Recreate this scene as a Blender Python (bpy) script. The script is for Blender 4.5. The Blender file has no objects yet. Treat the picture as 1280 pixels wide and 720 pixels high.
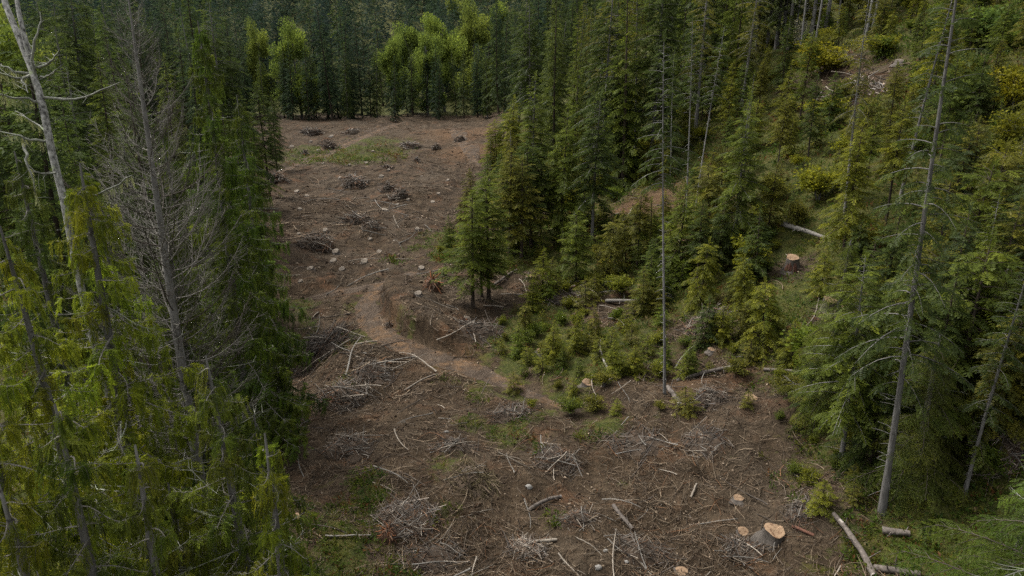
import bpy, math, random
import numpy as np
from math import radians as R

# ------------------------------------------------------------------ camera, sky, sun, exposure
scene = bpy.context.scene
COL = scene.collection
PITCH, FPX, CAMZ = R(18.0), 853.0, 14.5          # focal length in pixels of the 1280 px wide photograph

cam_d = bpy.data.cameras.new("camera")
cam_d.sensor_width = 36.0
cam_d.lens = 36.0 * FPX / 1280.0
cam_d.clip_start, cam_d.clip_end = 0.1, 4000.0
cam = bpy.data.objects.new("camera", cam_d)
COL.objects.link(cam)
cam.location = (0, 0, CAMZ)
cam.rotation_euler = (R(90) - PITCH, 0, 0)
scene.camera = cam

SUN_EL, SUN_AZ = R(58), R(-60)
world = bpy.data.worlds.new("World")
scene.world = world
world.use_nodes = True
wt = world.node_tree
sky = wt.nodes.new("ShaderNodeTexSky")
sky.sky_type = 'NISHITA'
sky.sun_disc = False
sky.sun_elevation, sky.sun_rotation = SUN_EL, SUN_AZ
sky.dust_density, sky.air_density, sky.ozone_density = 6.0, 1.0, 1.0
hs = wt.nodes.new("ShaderNodeHueSaturation")
hs.inputs["Saturation"].default_value = 0.2       # overcast: the cloud sheet is nearly white
wt.links.new(sky.outputs[0], hs.inputs["Color"])
wt.links.new(hs.outputs[0], wt.nodes["Background"].inputs["Color"])
wt.nodes["Background"].inputs["Strength"].default_value = 0.14

sun_d = bpy.data.lights.new("sun", 'SUN')
sun_d.energy, sun_d.angle, sun_d.color = 1.5, R(11), (1.0, 0.96, 0.9)
sun = bpy.data.objects.new("sun", sun_d)
COL.objects.link(sun)
sun.rotation_euler = (R(90) - SUN_EL, 0, math.pi - SUN_AZ)

scene.view_settings.view_transform = 'Standard'
scene.view_settings.look = 'None'
scene.view_settings.gamma = 1.0
scene.view_settings.exposure = 1.17
scene.cycles.use_denoising = False
scene.cycles.max_bounces = 5
scene.cycles.diffuse_bounces = 3
scene.cycles.transmission_bounces = 3

rng = np.random.default_rng(11)
U = rng.uniform

# ------------------------------------------------------------------ small maths
def sstep(a, b, x):
    t = np.clip((x - a) / (b - a), 0, 1)
    return t * t * (3 - 2 * t)

def unit(v):
    return v / np.maximum(np.linalg.norm(v, axis=-1, keepdims=True), 1e-9)

def softplus(x, w):
    return w * np.logaddexp(0, x / w)

def _hash(ix, iy, seed):
    h = (ix.astype(np.int64) * 374761393 + iy.astype(np.int64) * 668265263 + seed * 1442695041) & 0x7fffffff
    h = ((h ^ (h >> 13)) * 1274126177) & 0x7fffffff
    return ((h ^ (h >> 16)) & 0xffff) / 65535.0

def vnoise(x, y, seed=0):
    x = np.asarray(x, float); y = np.asarray(y, float)
    ix, iy = np.floor(x), np.floor(y)
    fx, fy = x - ix, y - iy
    fx = fx * fx * (3 - 2 * fx); fy = fy * fy * (3 - 2 * fy)
    a, b = _hash(ix, iy, seed), _hash(ix + 1, iy, seed)
    c, d = _hash(ix, iy + 1, seed), _hash(ix + 1, iy + 1, seed)
    return (a * (1 - fx) + b * fx) * (1 - fy) + (c * (1 - fx) + d * fx) * fy * 1.0

def fbm(x, y, seed=0, octv=3):
    s, a, n = 0, 1.0, 0
    for k in range(octv):
        s = s + a * (vnoise(x * 2 ** k + 17.3 * k, y * 2 ** k - 9.1 * k, seed + k) - 0.5)
        n += a
        a *= 0.5
    return s / n

CP, SP = math.cos(PITCH), math.sin(PITCH)

def cam_pt(px, py, depth):
    """world point at a distance DEPTH along the optical axis"""
    a, b = (px - 640) / FPX * depth, (360 - py) / FPX * depth
    return np.array([a, depth * CP + b * SP, CAMZ - depth * SP + b * CP])

def project(p):
    d = p[1] * CP - (p[2] - CAMZ) * SP
    u = p[1] * SP + (p[2] - CAMZ) * CP
    return 640 + FPX * p[0] / d, 360 - FPX * u / d

# ------------------------------------------------------------------ the lie of the land
def hill_d(x, y):
    return x - (11.0 - 0.12 * np.minimum(y, 115.0))

def h_smooth(x, y):
    x = np.asarray(x, float); y = np.asarray(y, float)
    z = 3.6 * sstep(48, 140, y)
    d = hill_d(x, y)
    z = z + 0.5 * softplus(d, 2.2) - 0.27 * softplus(d - 62, 8)
    z = z + 0.29 * softplus(y - 205, 14)
    z = z - 2.8 * np.exp(-((x + 13.2) / 3.2) ** 2 - ((y - 37) / 6.5) ** 2)
    z = z - 0.9 * np.exp(-((x + 8.5) / 3.0) ** 2 - ((y - 29) / 3.0) ** 2)
    return z

def at_smooth(px, py):
    t = np.concatenate([np.linspace(6, 80, 500), np.linspace(80.5, 700, 900)])
    a, b = (px - 640) / FPX, (360 - py) / FPX
    x, y, z = a * t, t * CP + b * t * SP, CAMZ - t * SP + b * t * CP
    k = np.argmax(z < h_smooth(x, y))
    return np.array([x[k], y[k]])

def line_px(pts, n=60):
    w = np.array([at_smooth(*p) for p in pts])
    s = np.concatenate([[0], np.cumsum(np.linalg.norm(np.diff(w, axis=0), axis=1))])
    u = np.linspace(0, s[-1], n)
    c = np.stack([np.interp(u, s, w[:, 0]), np.interp(u, s, w[:, 1])], 1)
    for _ in range(4):
        c[1:-1] = 0.25 * c[:-2] + 0.5 * c[1:-1] + 0.25 * c[2:]
    return c

TRACK = line_px([(528, 334), (482, 350), (456, 372), (462, 396), (488, 418), (536, 436), (590, 452), (640, 474), (690, 494), (735, 508)], 90)
SPUR = line_px([(530, 336), (480, 350), (420, 360), (372, 368)], 40)
FAR_ROAD = line_px([(500, 152), (450, 172), (395, 195), (350, 214), (310, 232)], 60)
SKID = line_px([(565, 158), (575, 172), (592, 195), (600, 210)], 40)

def dist_line(x, y, c):
    x = np.asarray(x, float); y = np.asarray(y, float)
    sh = x.shape
    q = np.stack([x.ravel(), y.ravel()], 1)
    best = np.full(len(q), 99.0)
    lo, hi = c.min(0) - 4, c.max(0) + 4
    m = np.all((q > lo) & (q < hi), 1)
    if m.any():
        qq = q[m]
        dd = np.full(len(qq), 99.0 ** 2)
        for i in range(len(c)):
            dd = np.minimum(dd, ((qq - c[i]) ** 2).sum(1))
        best[m] = np.sqrt(dd)
    return best.reshape(sh)

def side_line(x, y, c):
    """signed distance to a course (positive on its east side) and how far along it"""
    x = np.asarray(x, float); y = np.asarray(y, float); sh = x.shape
    q = np.stack([x.ravel(), y.ravel()], 1)
    sd, al = np.full(len(q), -99.0), np.zeros(len(q))
    m = np.all((q > c.min(0) - 7) & (q < c.max(0) + 7), 1)
    if m.any():
        qq = q[m]; d2 = ((qq[:, None] - c[None]) ** 2).sum(2); k = d2.argmin(1)
        t = unit(np.gradient(c, axis=0))[k]; e = qq - c[k]
        s_ = np.sign(e[:, 1] * t[:, 0] - e[:, 0] * t[:, 1])
        sd[m] = np.sqrt(d2.min(1)) * s_; al[m] = k / (len(c) - 1)
    return sd.reshape(sh), al.reshape(sh)

def height(x, y):
    x = np.asarray(x, float); y = np.asarray(y, float)
    z = h_smooth(x, y)
    tr = np.minimum(dist_line(x, y, TRACK), np.minimum(dist_line(x, y, SPUR), dist_line(x, y, FAR_ROAD)))
    calm = sstep(0.8, 2.6, tr)
    r = np.hypot(x, y)
    z = z + 1.6 * fbm(x / 11, y / 11, 3) * (0.3 + 0.7 * calm)
    z = z + (0.95 * fbm(x / 2.7, y / 2.7, 21, 2) + 0.30 * fbm(x / .8, y / .8, 31, 2) * sstep(90, 40, r)) * (0.15 + 0.85 * calm)
    z = z + 0.5 * np.abs(fbm(x / 1.7, y / 1.7, 51, 2)) * calm
    z = z - 0.34 * sstep(1.7, .8, tr)
    # raw bank cut on the uphill side of the track
    sd, along = side_line(x, y, TRACK)
    z = z + 1.05 * sstep(.9, 1.25, sd) * np.exp(-(np.maximum(sd - 1.4, 0) / 2.2) ** 2) * sstep(.10, .2, along) * sstep(.72, .6, along)
    return z

def H(x, y):
    return float(height(np.array([x]), np.array([y]))[0])

_T = np.concatenate([np.linspace(6, 60, 700), np.linspace(60.3, 260, 800), np.linspace(261, 800, 300)])
def at(px, py):
    a, b = (px - 640) / FPX, (360 - py) / FPX
    x, y, z = a * _T, _T * CP + b * _T * SP, CAMZ - _T * SP + b * _T * CP
    k = int(np.argmax(z < height(x, y)))
    return np.array([x[k], y[k], H(x[k], y[k])])

# ------------------------------------------------------------------ geometry collector
class Geo:
    def __init__(s):
        s.V, s.F, s.M, s.T, s.n = [], [], [], [], 0
    def add(s, V, F, mat=0, tint=1.0):
        V = np.asarray(V, np.float32).reshape(-1, 3)
        F = np.asarray(F, np.int64)
        s.V.append(V); s.F.append(F + s.n); s.M.append(np.full(len(F), mat, np.int32))
        t = np.asarray(tint, np.float32)
        if t.ndim == 0:
            t = np.full(len(V), float(t), np.float32)
        s.T.append(t)
        s.n += len(V)
        return s
    def mesh(s, name, mats, smooth=True):
        me = bpy.data.meshes.new(name)
        V = np.concatenate(s.V)
        me.vertices.add(len(V))
        me.vertices.foreach_set("co", V.ravel())
        loops = np.concatenate([f.ravel() for f in s.F])
        cnt = np.concatenate([np.full(len(f), f.shape[1], np.int32) for f in s.F])
        st = np.concatenate([[0], np.cumsum(cnt)[:-1]]).astype(np.int32)
        me.loops.add(len(loops))
        me.loops.foreach_set("vertex_index", loops.astype(np.int32))
        me.polygons.add(len(cnt))
        me.polygons.foreach_set("loop_start", st)
        me.polygons.foreach_set("loop_total", cnt)
        me.polygons.foreach_set("material_index", np.concatenate(s.M))
        me.polygons.foreach_set("use_smooth", np.full(len(cnt), smooth, bool))
        for m in mats:
            me.materials.append(m)
        T = np.concatenate([t if t.ndim == 1 else t for t in s.T]) if all(t.ndim == 1 for t in s.T) else None
        if T is not None:
            at_ = me.attributes.new("tint", 'FLOAT', 'POINT')
            at_.data.foreach_set("value", T)
        else:
            C = np.concatenate([t if t.ndim == 2 else np.repeat(t[:, None], 3, 1) for t in s.T])
            at_ = me.attributes.new("tone", 'FLOAT_COLOR', 'POINT')
            at_.data.foreach_set("color", np.concatenate([C, np.ones((len(C), 1), np.float32)], 1).astype(np.float32).ravel())
        me.update(calc_edges=True)
        return me

def tubes(P, Rd, sides=4, cap=True):
    """n polylines of k points -> verts, quads (all tubes in one go)"""
    P = np.asarray(P, float); Rd = np.asarray(Rd, float)
    if P.ndim == 2:
        P, Rd = P[None], Rd[None]
    n, k, _ = P.shape
    T = np.empty_like(P)
    T[:, 1:-1] = P[:, 2:] - P[:, :-2]; T[:, 0] = P[:, 1] - P[:, 0]; T[:, -1] = P[:, -1] - P[:, -2]
    T = unit(T)
    ref = np.where(np.abs(T[:, :1, 2:3]) > 0.9, np.array([1.0, 0, 0]), np.array([0, 0, 1.0]))
    A = unit(np.cross(np.broadcast_to(ref, T.shape), T)); B = np.cross(T, A)
    th = np.arange(sides) * 2 * np.pi / sides
    V = P[:, :, None] + Rd[:, :, None, None] * (A[:, :, None] * np.cos(th)[None, None, :, None] + B[:, :, None] * np.sin(th)[None, None, :, None])
    i = np.arange(n)[:, None, None] * k * sides
    j = np.arange(k - 1)[None, :, None] * sides
    q = np.arange(sides)[None, None, :]; q2 = (q + 1) % sides
    F = np.stack(np.broadcast_arrays(i + j + q, i + j + q2, i + j + sides + q2, i + j + sides + q), -1).reshape(-1, 4)
    return V.reshape(-1, 3), F

def sprays(tpl, O, X, N, L, Wd=None):
    """copies of a leaf-spray template: x axis along X, normal near N, length L, width Wd"""
    TV, TF = tpl
    X = unit(X); Y = unit(np.cross(N, X)); Z = np.cross(X, Y)
    Wd = L if Wd is None else Wd
    V = O[:, None] + (TV[None, :, 0:1] * L[:, None, None]) * X[:, None] + (TV[None, :, 1:2] * Wd[:, None, None]) * Y[:, None] + (TV[None, :, 2:3] * L[:, None, None]) * Z[:, None]
    F = (np.arange(len(O))[:, None, None] * len(TV) + TF[None]).reshape(-1, TF.shape[1])
    return V.reshape(-1, 3), F

def fan_tpl(pairs, half, wid, fwd=0.35, droop=0.12, seed=0, zj=0.03):
    """flat pinnate conifer spray in the xy plane, one quad per leaflet"""
    r = np.random.default_rng(seed)
    V, F = [], []
    def leaf(x, y, dx, dy, w, z0, z1):
        L = math.hypot(dx, dy); nx, ny = -dy / L * w, dx / L * w
        b = len(V)
        V.extend([(x, y, z0), (x + dx * .5 + nx, y + dy * .5 + ny, (z0 + z1) / 2 + .008), (x + dx, y + dy, z1), (x + dx * .5 - nx, y + dy * .5 - ny, (z0 + z1) / 2 - .008)])
        F.append((b, b + 1, b + 2, b + 3))
    for i in range(pairs):
        u = (i + .4) / pairs
        x = u * .92
        l = half * (math.sin(min(1, u * 2.2 + .25) * math.pi / 2)) * (1 - u * .72)
        for sgn in (-1, 1):
            ll = l * r.uniform(.75, 1.2)
            leaf(x + r.uniform(-.02, .02), 0, ll * (fwd + r.uniform(-.12, .15)), sgn * ll, wid * r.uniform(.8, 1.2), -droop * u * u, -droop * u * u - droop * ll * 1.5 + r.uniform(-zj, zj))
    leaf(.7, 0, .32, 0, wid, -droop * .5, -droop)
    return np.array(V), np.array(F)

FAN = [fan_tpl(7, .38, .05, seed=i) for i in range(3)]
FANC = [fan_tpl(4, .42, .09, seed=10 + i) for i in range(2)]
FANW = [fan_tpl(2, .5, .17, seed=15 + i) for i in range(2)]
FANF = [fan_tpl(9, .33, .030, seed=20 + i, zj=.05) for i in range(3)]
CED = [fan_tpl(9, .30, .036, fwd=.9, droop=.05, seed=30 + i, zj=.10) for i in range(4)]

# ------------------------------------------------------------------ materials
def nt(name):
    m = bpy.data.materials.new(name); m.use_nodes = True
    t = m.node_tree
    for n in list(t.nodes): t.nodes.remove(n)
    o = t.nodes.new("ShaderNodeOutputMaterial")
    return m, t, o

def N(t, kind, **kw):
    n = t.nodes.new(kind)
    for k, v in kw.items():
        if k in n.inputs: n.inputs[k].default_value = v
        else: setattr(n, k, v)
    return n

def ramp(t, stops):
    n = t.nodes.new("ShaderNodeValToRGB")
    e = n.color_ramp.elements
    while len(e) < len(stops): e.new(0.5)
    for s, (p, c) in zip(e, stops):
        s.position = p; s.color = tuple(c) + (1,) if len(c) == 3 else c
    return n

def mixc(t, a, b, fac, mode='MIX'):
    n = t.nodes.new("ShaderNodeMix"); n.data_type = 'RGBA'; n.blend_type = mode
    for sock, v in ((n.inputs[6], a), (n.inputs[7], b), (n.inputs[0], fac)):
        if hasattr(v, "type") and hasattr(v, "links"): t.links.new(v, sock)
        elif isinstance(v, (int, float)): sock.default_value = v
        else: sock.default_value = tuple(v) + (1,)
    return n.outputs[2]

def foliage_material(name, source):
    m, t, o = nt(name)
    if source == 'object':
        base = N(t, "ShaderNodeObjectInfo").outputs["Color"]
        ti = N(t, "ShaderNodeAttribute", attribute_name="tint").outputs["Fac"]
        yel = mixc(t, base, (1.44, 1.22, .78), 1.0, 'MULTIPLY')
        mr = N(t, "ShaderNodeMapRange"); mr.inputs[1].default_value = .7; mr.inputs[2].default_value = 1.45
        t.links.new(ti, mr.inputs[0])
        c = mixc(t, base, yel, mr.outputs[0])
        cm = t.nodes.new("ShaderNodeCombineColor")
        for k in range(3): t.links.new(ti, cm.inputs[k])
        c = mixc(t, c, cm.outputs[0], 1.0, 'MULTIPLY')
    else:
        c = N(t, "ShaderNodeAttribute", attribute_name="tone").outputs["Color"]
    d = N(t, "ShaderNodeBsdfDiffuse"); tr = N(t, "ShaderNodeBsdfTranslucent"); mx = N(t, "ShaderNodeMixShader")
    mx.inputs[0].default_value = .48
    gl = N(t, "ShaderNodeBsdfGlossy", Roughness=.45); gl.inputs[0].default_value = (.6, .6, .6, 1)
    mg = N(t, "ShaderNodeMixShader"); mg.inputs[0].default_value = .008
    t.links.new(c, d.inputs[0]); t.links.new(c, tr.inputs[0])
    t.links.new(d.outputs[0], mx.inputs[1]); t.links.new(tr.outputs[0], mx.inputs[2])
    t.links.new(mx.outputs[0], mg.inputs[1]); t.links.new(gl.outputs[0], mg.inputs[2])
    t.links.new(mg.outputs[0], o.inputs[0])
    return m

FOL = foliage_material("needle_foliage", 'object')
FOLV = foliage_material("mixed_foliage", 'tone')

def wood_material(name, c1, c2, scale=(9, 9, 1.6), spots=None, bump=.25, rough=.9, use_tone=False, rand=.25):
    m, t, o = nt(name)
    tc = N(t, "ShaderNodeTexCoord")
    mp = N(t, "ShaderNodeMapping"); mp.inputs["Scale"].default_value = scale
    t.links.new(tc.outputs["Object"], mp.inputs[0])
    n1 = N(t, "ShaderNodeTexNoise", Scale=1.0, Detail=6.0, Roughness=.7)
    t.links.new(mp.outputs[0], n1.inputs[0])
    r = ramp(t, [(.32, c1), (.68, c2)])
    t.links.new(n1.outputs[0], r.inputs[0])
    c = r.outputs[0]
    if spots:
        n2 = N(t, "ShaderNodeTexNoise", Scale=spots[1], Detail=4.0, Roughness=.65)
        t.links.new(tc.outputs["Object"], n2.inputs[0])
        f = ramp(t, [(spots[2], (0, 0, 0)), (spots[2] + .08, (1, 1, 1))])
        t.links.new(n2.outputs[0], f.inputs[0])
        c = mixc(t, c, spots[0], f.outputs[0])
    if use_tone:
        a = N(t, "ShaderNodeAttribute", attribute_name="tone").outputs["Color"]
        c = mixc(t, c, a, 1.0, 'MULTIPLY')
    elif rand:
        oi = N(t, "ShaderNodeObjectInfo")
        mr = N(t, "ShaderNodeMapRange"); mr.inputs[3].default_value = 1 - rand; mr.inputs[4].default_value = 1 + rand
        t.links.new(oi.outputs["Random"], mr.inputs[0])
        cm = t.nodes.new("ShaderNodeCombineColor")
        for k in range(3): t.links.new(mr.outputs[0], cm.inputs[k])
        c = mixc(t, c, cm.outputs[0], 1.0, 'MULTIPLY')
    b = N(t, "ShaderNodeBsdfPrincipled", Roughness=rough)
    b.inputs["Specular IOR Level"].default_value = .2
    t.links.new(c, b.inputs["Base Color"])
    bp = N(t, "ShaderNodeBump", Strength=bump, Distance=.03)
    t.links.new(n1.outputs[0], bp.inputs["Height"]); t.links.new(bp.outputs[0], b.inputs["Normal"])
    t.links.new(b.outputs[0], o.inputs[0])
    return m

BARK_BROWN = wood_material("brown_bark", (.024, .018, .013), (.07, .054, .04))
BARK_GREY = wood_material("grey_bark", (.06, .056, .051), (.19, .182, .168), spots=((.045, .04, .036), 5.0, .62))
BARK_PALE = wood_material("pale_bark", (.09, .087, .08), (.26, .25, .235), spots=((.06, .055, .05), 6.0, .6))
BARK_LICHEN = wood_material("lichen_bark", (.008, .007, .006), (.40, .39, .36), scale=(15, 15, 9), spots=((.26, .29, .18), 4.0, .62), bump=.8)
TWIG_GREY = wood_material("grey_twig", (.085, .078, .067), (.20, .185, .16))
TWIG_DARK = wood_material("dark_twig", (.03, .024, .019), (.08, .066, .053))
TWIG_LICHEN = wood_material("lichen_twig", (.085, .083, .07), (.23, .235, .195), spots=((.24, .27, .17), 5.0, .58))
LITTER = wood_material("slash_wood", (.6, .6, .6), (1.25, 1.25, 1.25), scale=(5, 5, 5), use_tone=True)
CUT_WOOD = wood_material("fresh_cut_wood", (.12, .076, .043), (.27, .185, .115), scale=(14, 14, 14), spots=((.085, .045, .024), 2.6, .55), bump=.1, rand=.12)
CUT_FAR = wood_material("weathered_cut_wood", (.085, .069, .052), (.21, .178, .14), scale=(6, 6, 6), bump=.1, rand=.2)
LOG_BARK = wood_material("log_bark", (.038, .031, .026), (.135, .115, .097), scale=(7, 7, 7), spots=((.28, .25, .22), 2.0, .6))
STUMP_BARK = wood_material("stump_bark", (.028, .023, .019), (.125, .108, .09), scale=(16, 16, 3), bump=.5)
RED_WOOD = wood_material("split_red_wood", (.045, .020, .013), (.095, .046, .03), scale=(14, 14, 4))
STONE = wood_material("pale_stone", (.10, .093, .083), (.22, .21, .19), scale=(5, 5, 5))
LICHEN = foliage_material("hanging_lichen", 'object')

def ground_material(name, track):
    m, t, o = nt(name)
    tc = N(t, "ShaderNodeTexCoord"); P = tc.outputs["Object"]
    def noise(s, d=5.0, r=.62, dist=0.0):
        n = N(t, "ShaderNodeTexNoise", Scale=s, Detail=d, Roughness=r, Distortion=dist)
        t.links.new(P, n.inputs[0]); return n.outputs[0]
    def rmp(src, *st):
        r = ramp(t, list(st)); t.links.new(src, r.inputs[0]); return r.outputs[0]
    big, mid, fine = noise(.16, 4), noise(1.1, 6, .7), noise(9.0, 6, .75)
    if track:
        c = rmp(mid, (.3, (.032, .023, .016)), (.55, (.062, .046, .033)), (.75, (.10, .078, .058)))
        c = mixc(t, c, (.125, .072, .034), rmp(noise(.8, 5, .7), (.47, (0, 0, 0)), (.66, (.75, .75, .75))))
        c = mixc(t, c, (.030, .024, .019), rmp(noise(.8, 4, .6, 1.0), (.56, (0, 0, 0)), (.7, (.75, .75, .75))))
    else:
        c = rmp(mid, (.28, (.016, .0105, .0062)), (.5, (.038, .0262, .0155)), (.72, (.072, .052, .032)))
        c = mixc(t, c, (.078, .036, .017), rmp(noise(.55, 5), (.54, (0, 0, 0)), (.7, (.6, .6, .6))))
        c = mixc(t, c, (.054, .042, .029), rmp(big, (.5, (0, 0, 0)), (.65, (.55, .55, .55))))
        veg = N(t, "ShaderNodeAttribute", attribute_name="veg").outputs["Fac"]
        gcol = rmp(noise(1.6, 5), (.3, (.020, .026, .007)), (.5, (.040, .044, .010)), (.72, (.062, .050, .015)))
        ma = N(t, "ShaderNodeMath", operation='MULTIPLY_ADD'); t.links.new(noise(2.3, 6, .7), ma.inputs[0]); ma.inputs[1].default_value = 1.6
        sb = N(t, "ShaderNodeMath", operation='ADD'); t.links.new(veg, sb.inputs[0]); sb.inputs[1].default_value = -1.25
        t.links.new(sb.outputs[0], ma.inputs[2])
        c = mixc(t, c, gcol, rmp(ma.outputs[0], (0, (0, 0, 0)), (.28, (1, 1, 1))))
        orange = N(t, "ShaderNodeAttribute", attribute_name="bare").outputs["Fac"]
        c = mixc(t, c, (.105, .058, .028), orange)
    # chips and twigs: stretched cells in two directions
    for k, (rot, sc) in enumerate((((0, 0, .5), (30, 4, 8)), ((0, 0, -.9), (36, 5, 8)), ((0, 0, 1.7), (26, 3.4, 8)))):
        mp = N(t, "ShaderNodeMapping"); mp.inputs["Rotation"].default_value = rot; mp.inputs["Scale"].default_value = sc
        wp = mixc(t, P, N(t, "ShaderNodeTexNoise", Scale=1.3).outputs[1], .12)
        t.links.new(wp, mp.inputs[0])
        v = N(t, "ShaderNodeTexVoronoi", Scale=1.0); t.links.new(mp.outputs[0], v.inputs[0])
        line = rmp(v.outputs[0], (.06, (1, 1, 1)), (.2, (0, 0, 0)))
        amt = N(t, "ShaderNodeMath", operation='MULTIPLY'); t.links.new(line, amt.inputs[0]); amt.inputs[1].default_value = (.20 if track else .42)
        c = mixc(t, c, (.17, .135, .10) if k != 1 else (.018, .013, .010), amt.outputs[0])
    c = mixc(t, c, rmp(fine, (.25, (.55, .55, .55)), (.5, (1, 1, 1)), (.78, (1.55, 1.5, 1.45))), 1.0, 'MULTIPLY')
    if track:
        v = N(t, "ShaderNodeTexVoronoi", Scale=9.0); t.links.new(P, v.inputs[0])
        c = mixc(t, c, (.22, .19, .16), rmp(v.outputs[0], (.10, (.75, .75, .75)), (.17, (0, 0, 0))))
    b = N(t, "ShaderNodeBsdfPrincipled", Roughness=.95); b.inputs["Specular IOR Level"].default_value = .1
    t.links.new(c, b.inputs["Base Color"])
    bp = N(t, "ShaderNodeBump", Strength=.8, Distance=.08); t.links.new(fine, bp.inputs["Height"])
    bp2 = N(t, "ShaderNodeBump", Strength=.7, Distance=.3); t.links.new(mid, bp2.inputs["Height"])
    t.links.new(bp.outputs[0], bp2.inputs["Normal"]); t.links.new(bp2.outputs[0], b.inputs["Normal"])
    t.links.new(b.outputs[0], o.inputs[0])
    return m

GROUND = ground_material("forest_floor", False)
TRACKM = ground_material("dirt_track", True)

# ------------------------------------------------------------------ object helpers
def tag(o, label=None, cat=None, group=None, kind=None):
    for k, v in (("label", label), ("category", cat), ("group", group), ("kind", kind)):
        if v: o[k] = v
    return o

def obj(name, me, parent=None, loc=None, color=None):
    o = bpy.data.objects.new(name, me)
    COL.objects.link(o)
    if parent is not None: o.parent = parent
    if loc is not None: o.location = loc
    if color is not None: o.color = (*color, 1)
    return o

def thing(name, label, cat, loc, group=None, rz=0.0, sc=1.0, tilt=(0, 0)):
    o = bpy.data.objects.new(name, None)
    o.empty_display_size = .3
    COL.objects.link(o)
    o.location = loc
    o.rotation_euler = (tilt[0], tilt[1], rz)
    o.scale = (sc, sc, sc) if np.isscalar(sc) else sc
    return tag(o, label, cat, group)

# ------------------------------------------------------------------ ground
VEG_BLOBS = [(430, 192, 12, .75), (470, 178, 9, .6), (640, 268, 6, .6), (560, 300, 5, .55), (520, 318, 5, .35), (660, 440, 3.2, .8), (700, 420, 3.5, .9), (420, 650, 2.6, .62),
             (460, 610, 2.0, .55), (500, 690, 2.0, .5), (395, 700, 2.2, .66), (560, 650, 1.6, .4), (1040, 620, 2.5, .7), (1020, 690, 2.0, .55), (1120, 645, 2.6, .95), (1200, 660, 3.5, 1), (1065, 640, 1.6, .8), (1150, 700, 2.2, .7), (960, 590, 1.2, .5), (900, 570, 1.4, .45), (640, 540, 1.8, .5), (760, 520, 2.0, .7), (830, 520, 1.5, .6), (900, 480, 1.6, .6), (960, 540, 1.6, .7), (1000, 590, 1.6, .7), (780, 600, 1.4, .5), (590, 520, 1.2, .5), (700, 640, 1.3, .5), (820, 660, 1.2, .4), (440, 480, 2.0, .5), (560, 590, 1.5, .45)]
VB = [(at_smooth(a, b), r, w) for a, b, r, w in VEG_BLOBS]
BARE = [(at_smooth(a, b), r, w) for a, b, r, w in [(590, 190, 4, .7), (575, 170, 6, .6), (480, 400, 1.0, .6), (560, 450, 1.4, .5), (850, 480, 1.2, .4), (880, 300, 1.5, .3), (800, 262, 4, .5), (880, 265, 3, .25)]]
OPEN_BLOBS = [(800, 262, 4.0), (870, 300, 2.0), (880, 470, 3.0), (930, 520, 2.4), (860, 410, 1.6), (760, 380, 2.0), (989, 330, 1.5), (1072, 112, 5.0), (1035, 95, 4.0), (1040, 382, 1.0), (930, 650, 3.0), (840, 620, 2.5), (740, 400, 1.5)]
KEEP = [(at_smooth(a, b), r) for a, b, r in [(989, 345, 2.4), (985, 365, 2.2), (984, 385, 1.6), (1036, 398, 2.0), (1040, 415, 1.6), (1010, 300, 2.5)]]
OB = [(at_smooth(a, b), r) for a, b, r in OPEN_BLOBS]

def in_poly(x, y, poly):
    r_ = np.zeros(np.shape(x), bool)
    for (x0, y0), (x1, y1) in zip(poly, np.roll(poly, -1, 0)):
        if y0 == y1: continue
        r_ ^= ((y0 > y) != (y1 > y)) & (x < (x1 - x0) * (y - y0) / (y1 - y0) + x0)
    return r_

BANK_PX = [(552, 300), (535, 326), (575, 330), (600, 345), (640, 338), (690, 345), (650, 392), (606, 420), (640, 452), (700, 468), (768, 470), (836, 478), (858, 450), (905, 440), (1000, 445), (1030, 380), (1000, 270), (760, 255), (690, 270)]
BANK = np.array([at_smooth(*p) for p in BANK_PX])

def veg_mask(x, y):
    d = hill_d(x, y)
    v = .95 * sstep(-1.0, 3.0, d + 5 * fbm(x / 5, y / 5, 71))
    v = np.maximum(v, .9 * sstep(152, 170, y))
    v = np.maximum(v, .7 * sstep(-1.0, -6.0, x + .375 * y))
    v = np.maximum(v, .85 * sstep(-5.5, -9, x) * sstep(24, 19, y))
    v = np.maximum(v, .70 * sstep(.02, .2, fbm(x / 3.4, y / 3.4, 61)) * sstep(62, 42, np.hypot(x, y)))
    wob = fbm(x / 1.3, y / 1.3, 73)
    for (c, r, w) in VB:
        v = np.maximum(v, np.clip(w * np.exp(-((x - c[0]) ** 2 + (y - c[1]) ** 2) / r ** 2) * 1.2 * (1 + 1.3 * wob), 0, 1))
    v = np.maximum(v, .88 * in_poly(x + 1.6 * fbm(x / 1.8, y / 1.8, 81), y + 1.6 * fbm(x / 1.8, y / 1.8, 82), BANK))
    for (c, r) in OB:
        v = v * (1 - .75 * np.exp(-((x - c[0]) ** 2 + (y - c[1]) ** 2) / r ** 2))
    return np.clip(v, 0, 1)

def bare_mask(x, y):
    v = np.zeros_like(x)
    for (c, r, w) in BARE:
        v = np.maximum(v, w * np.exp(-((x - c[0]) ** 2 + (y - c[1]) ** 2) / r ** 2))
    return v

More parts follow.
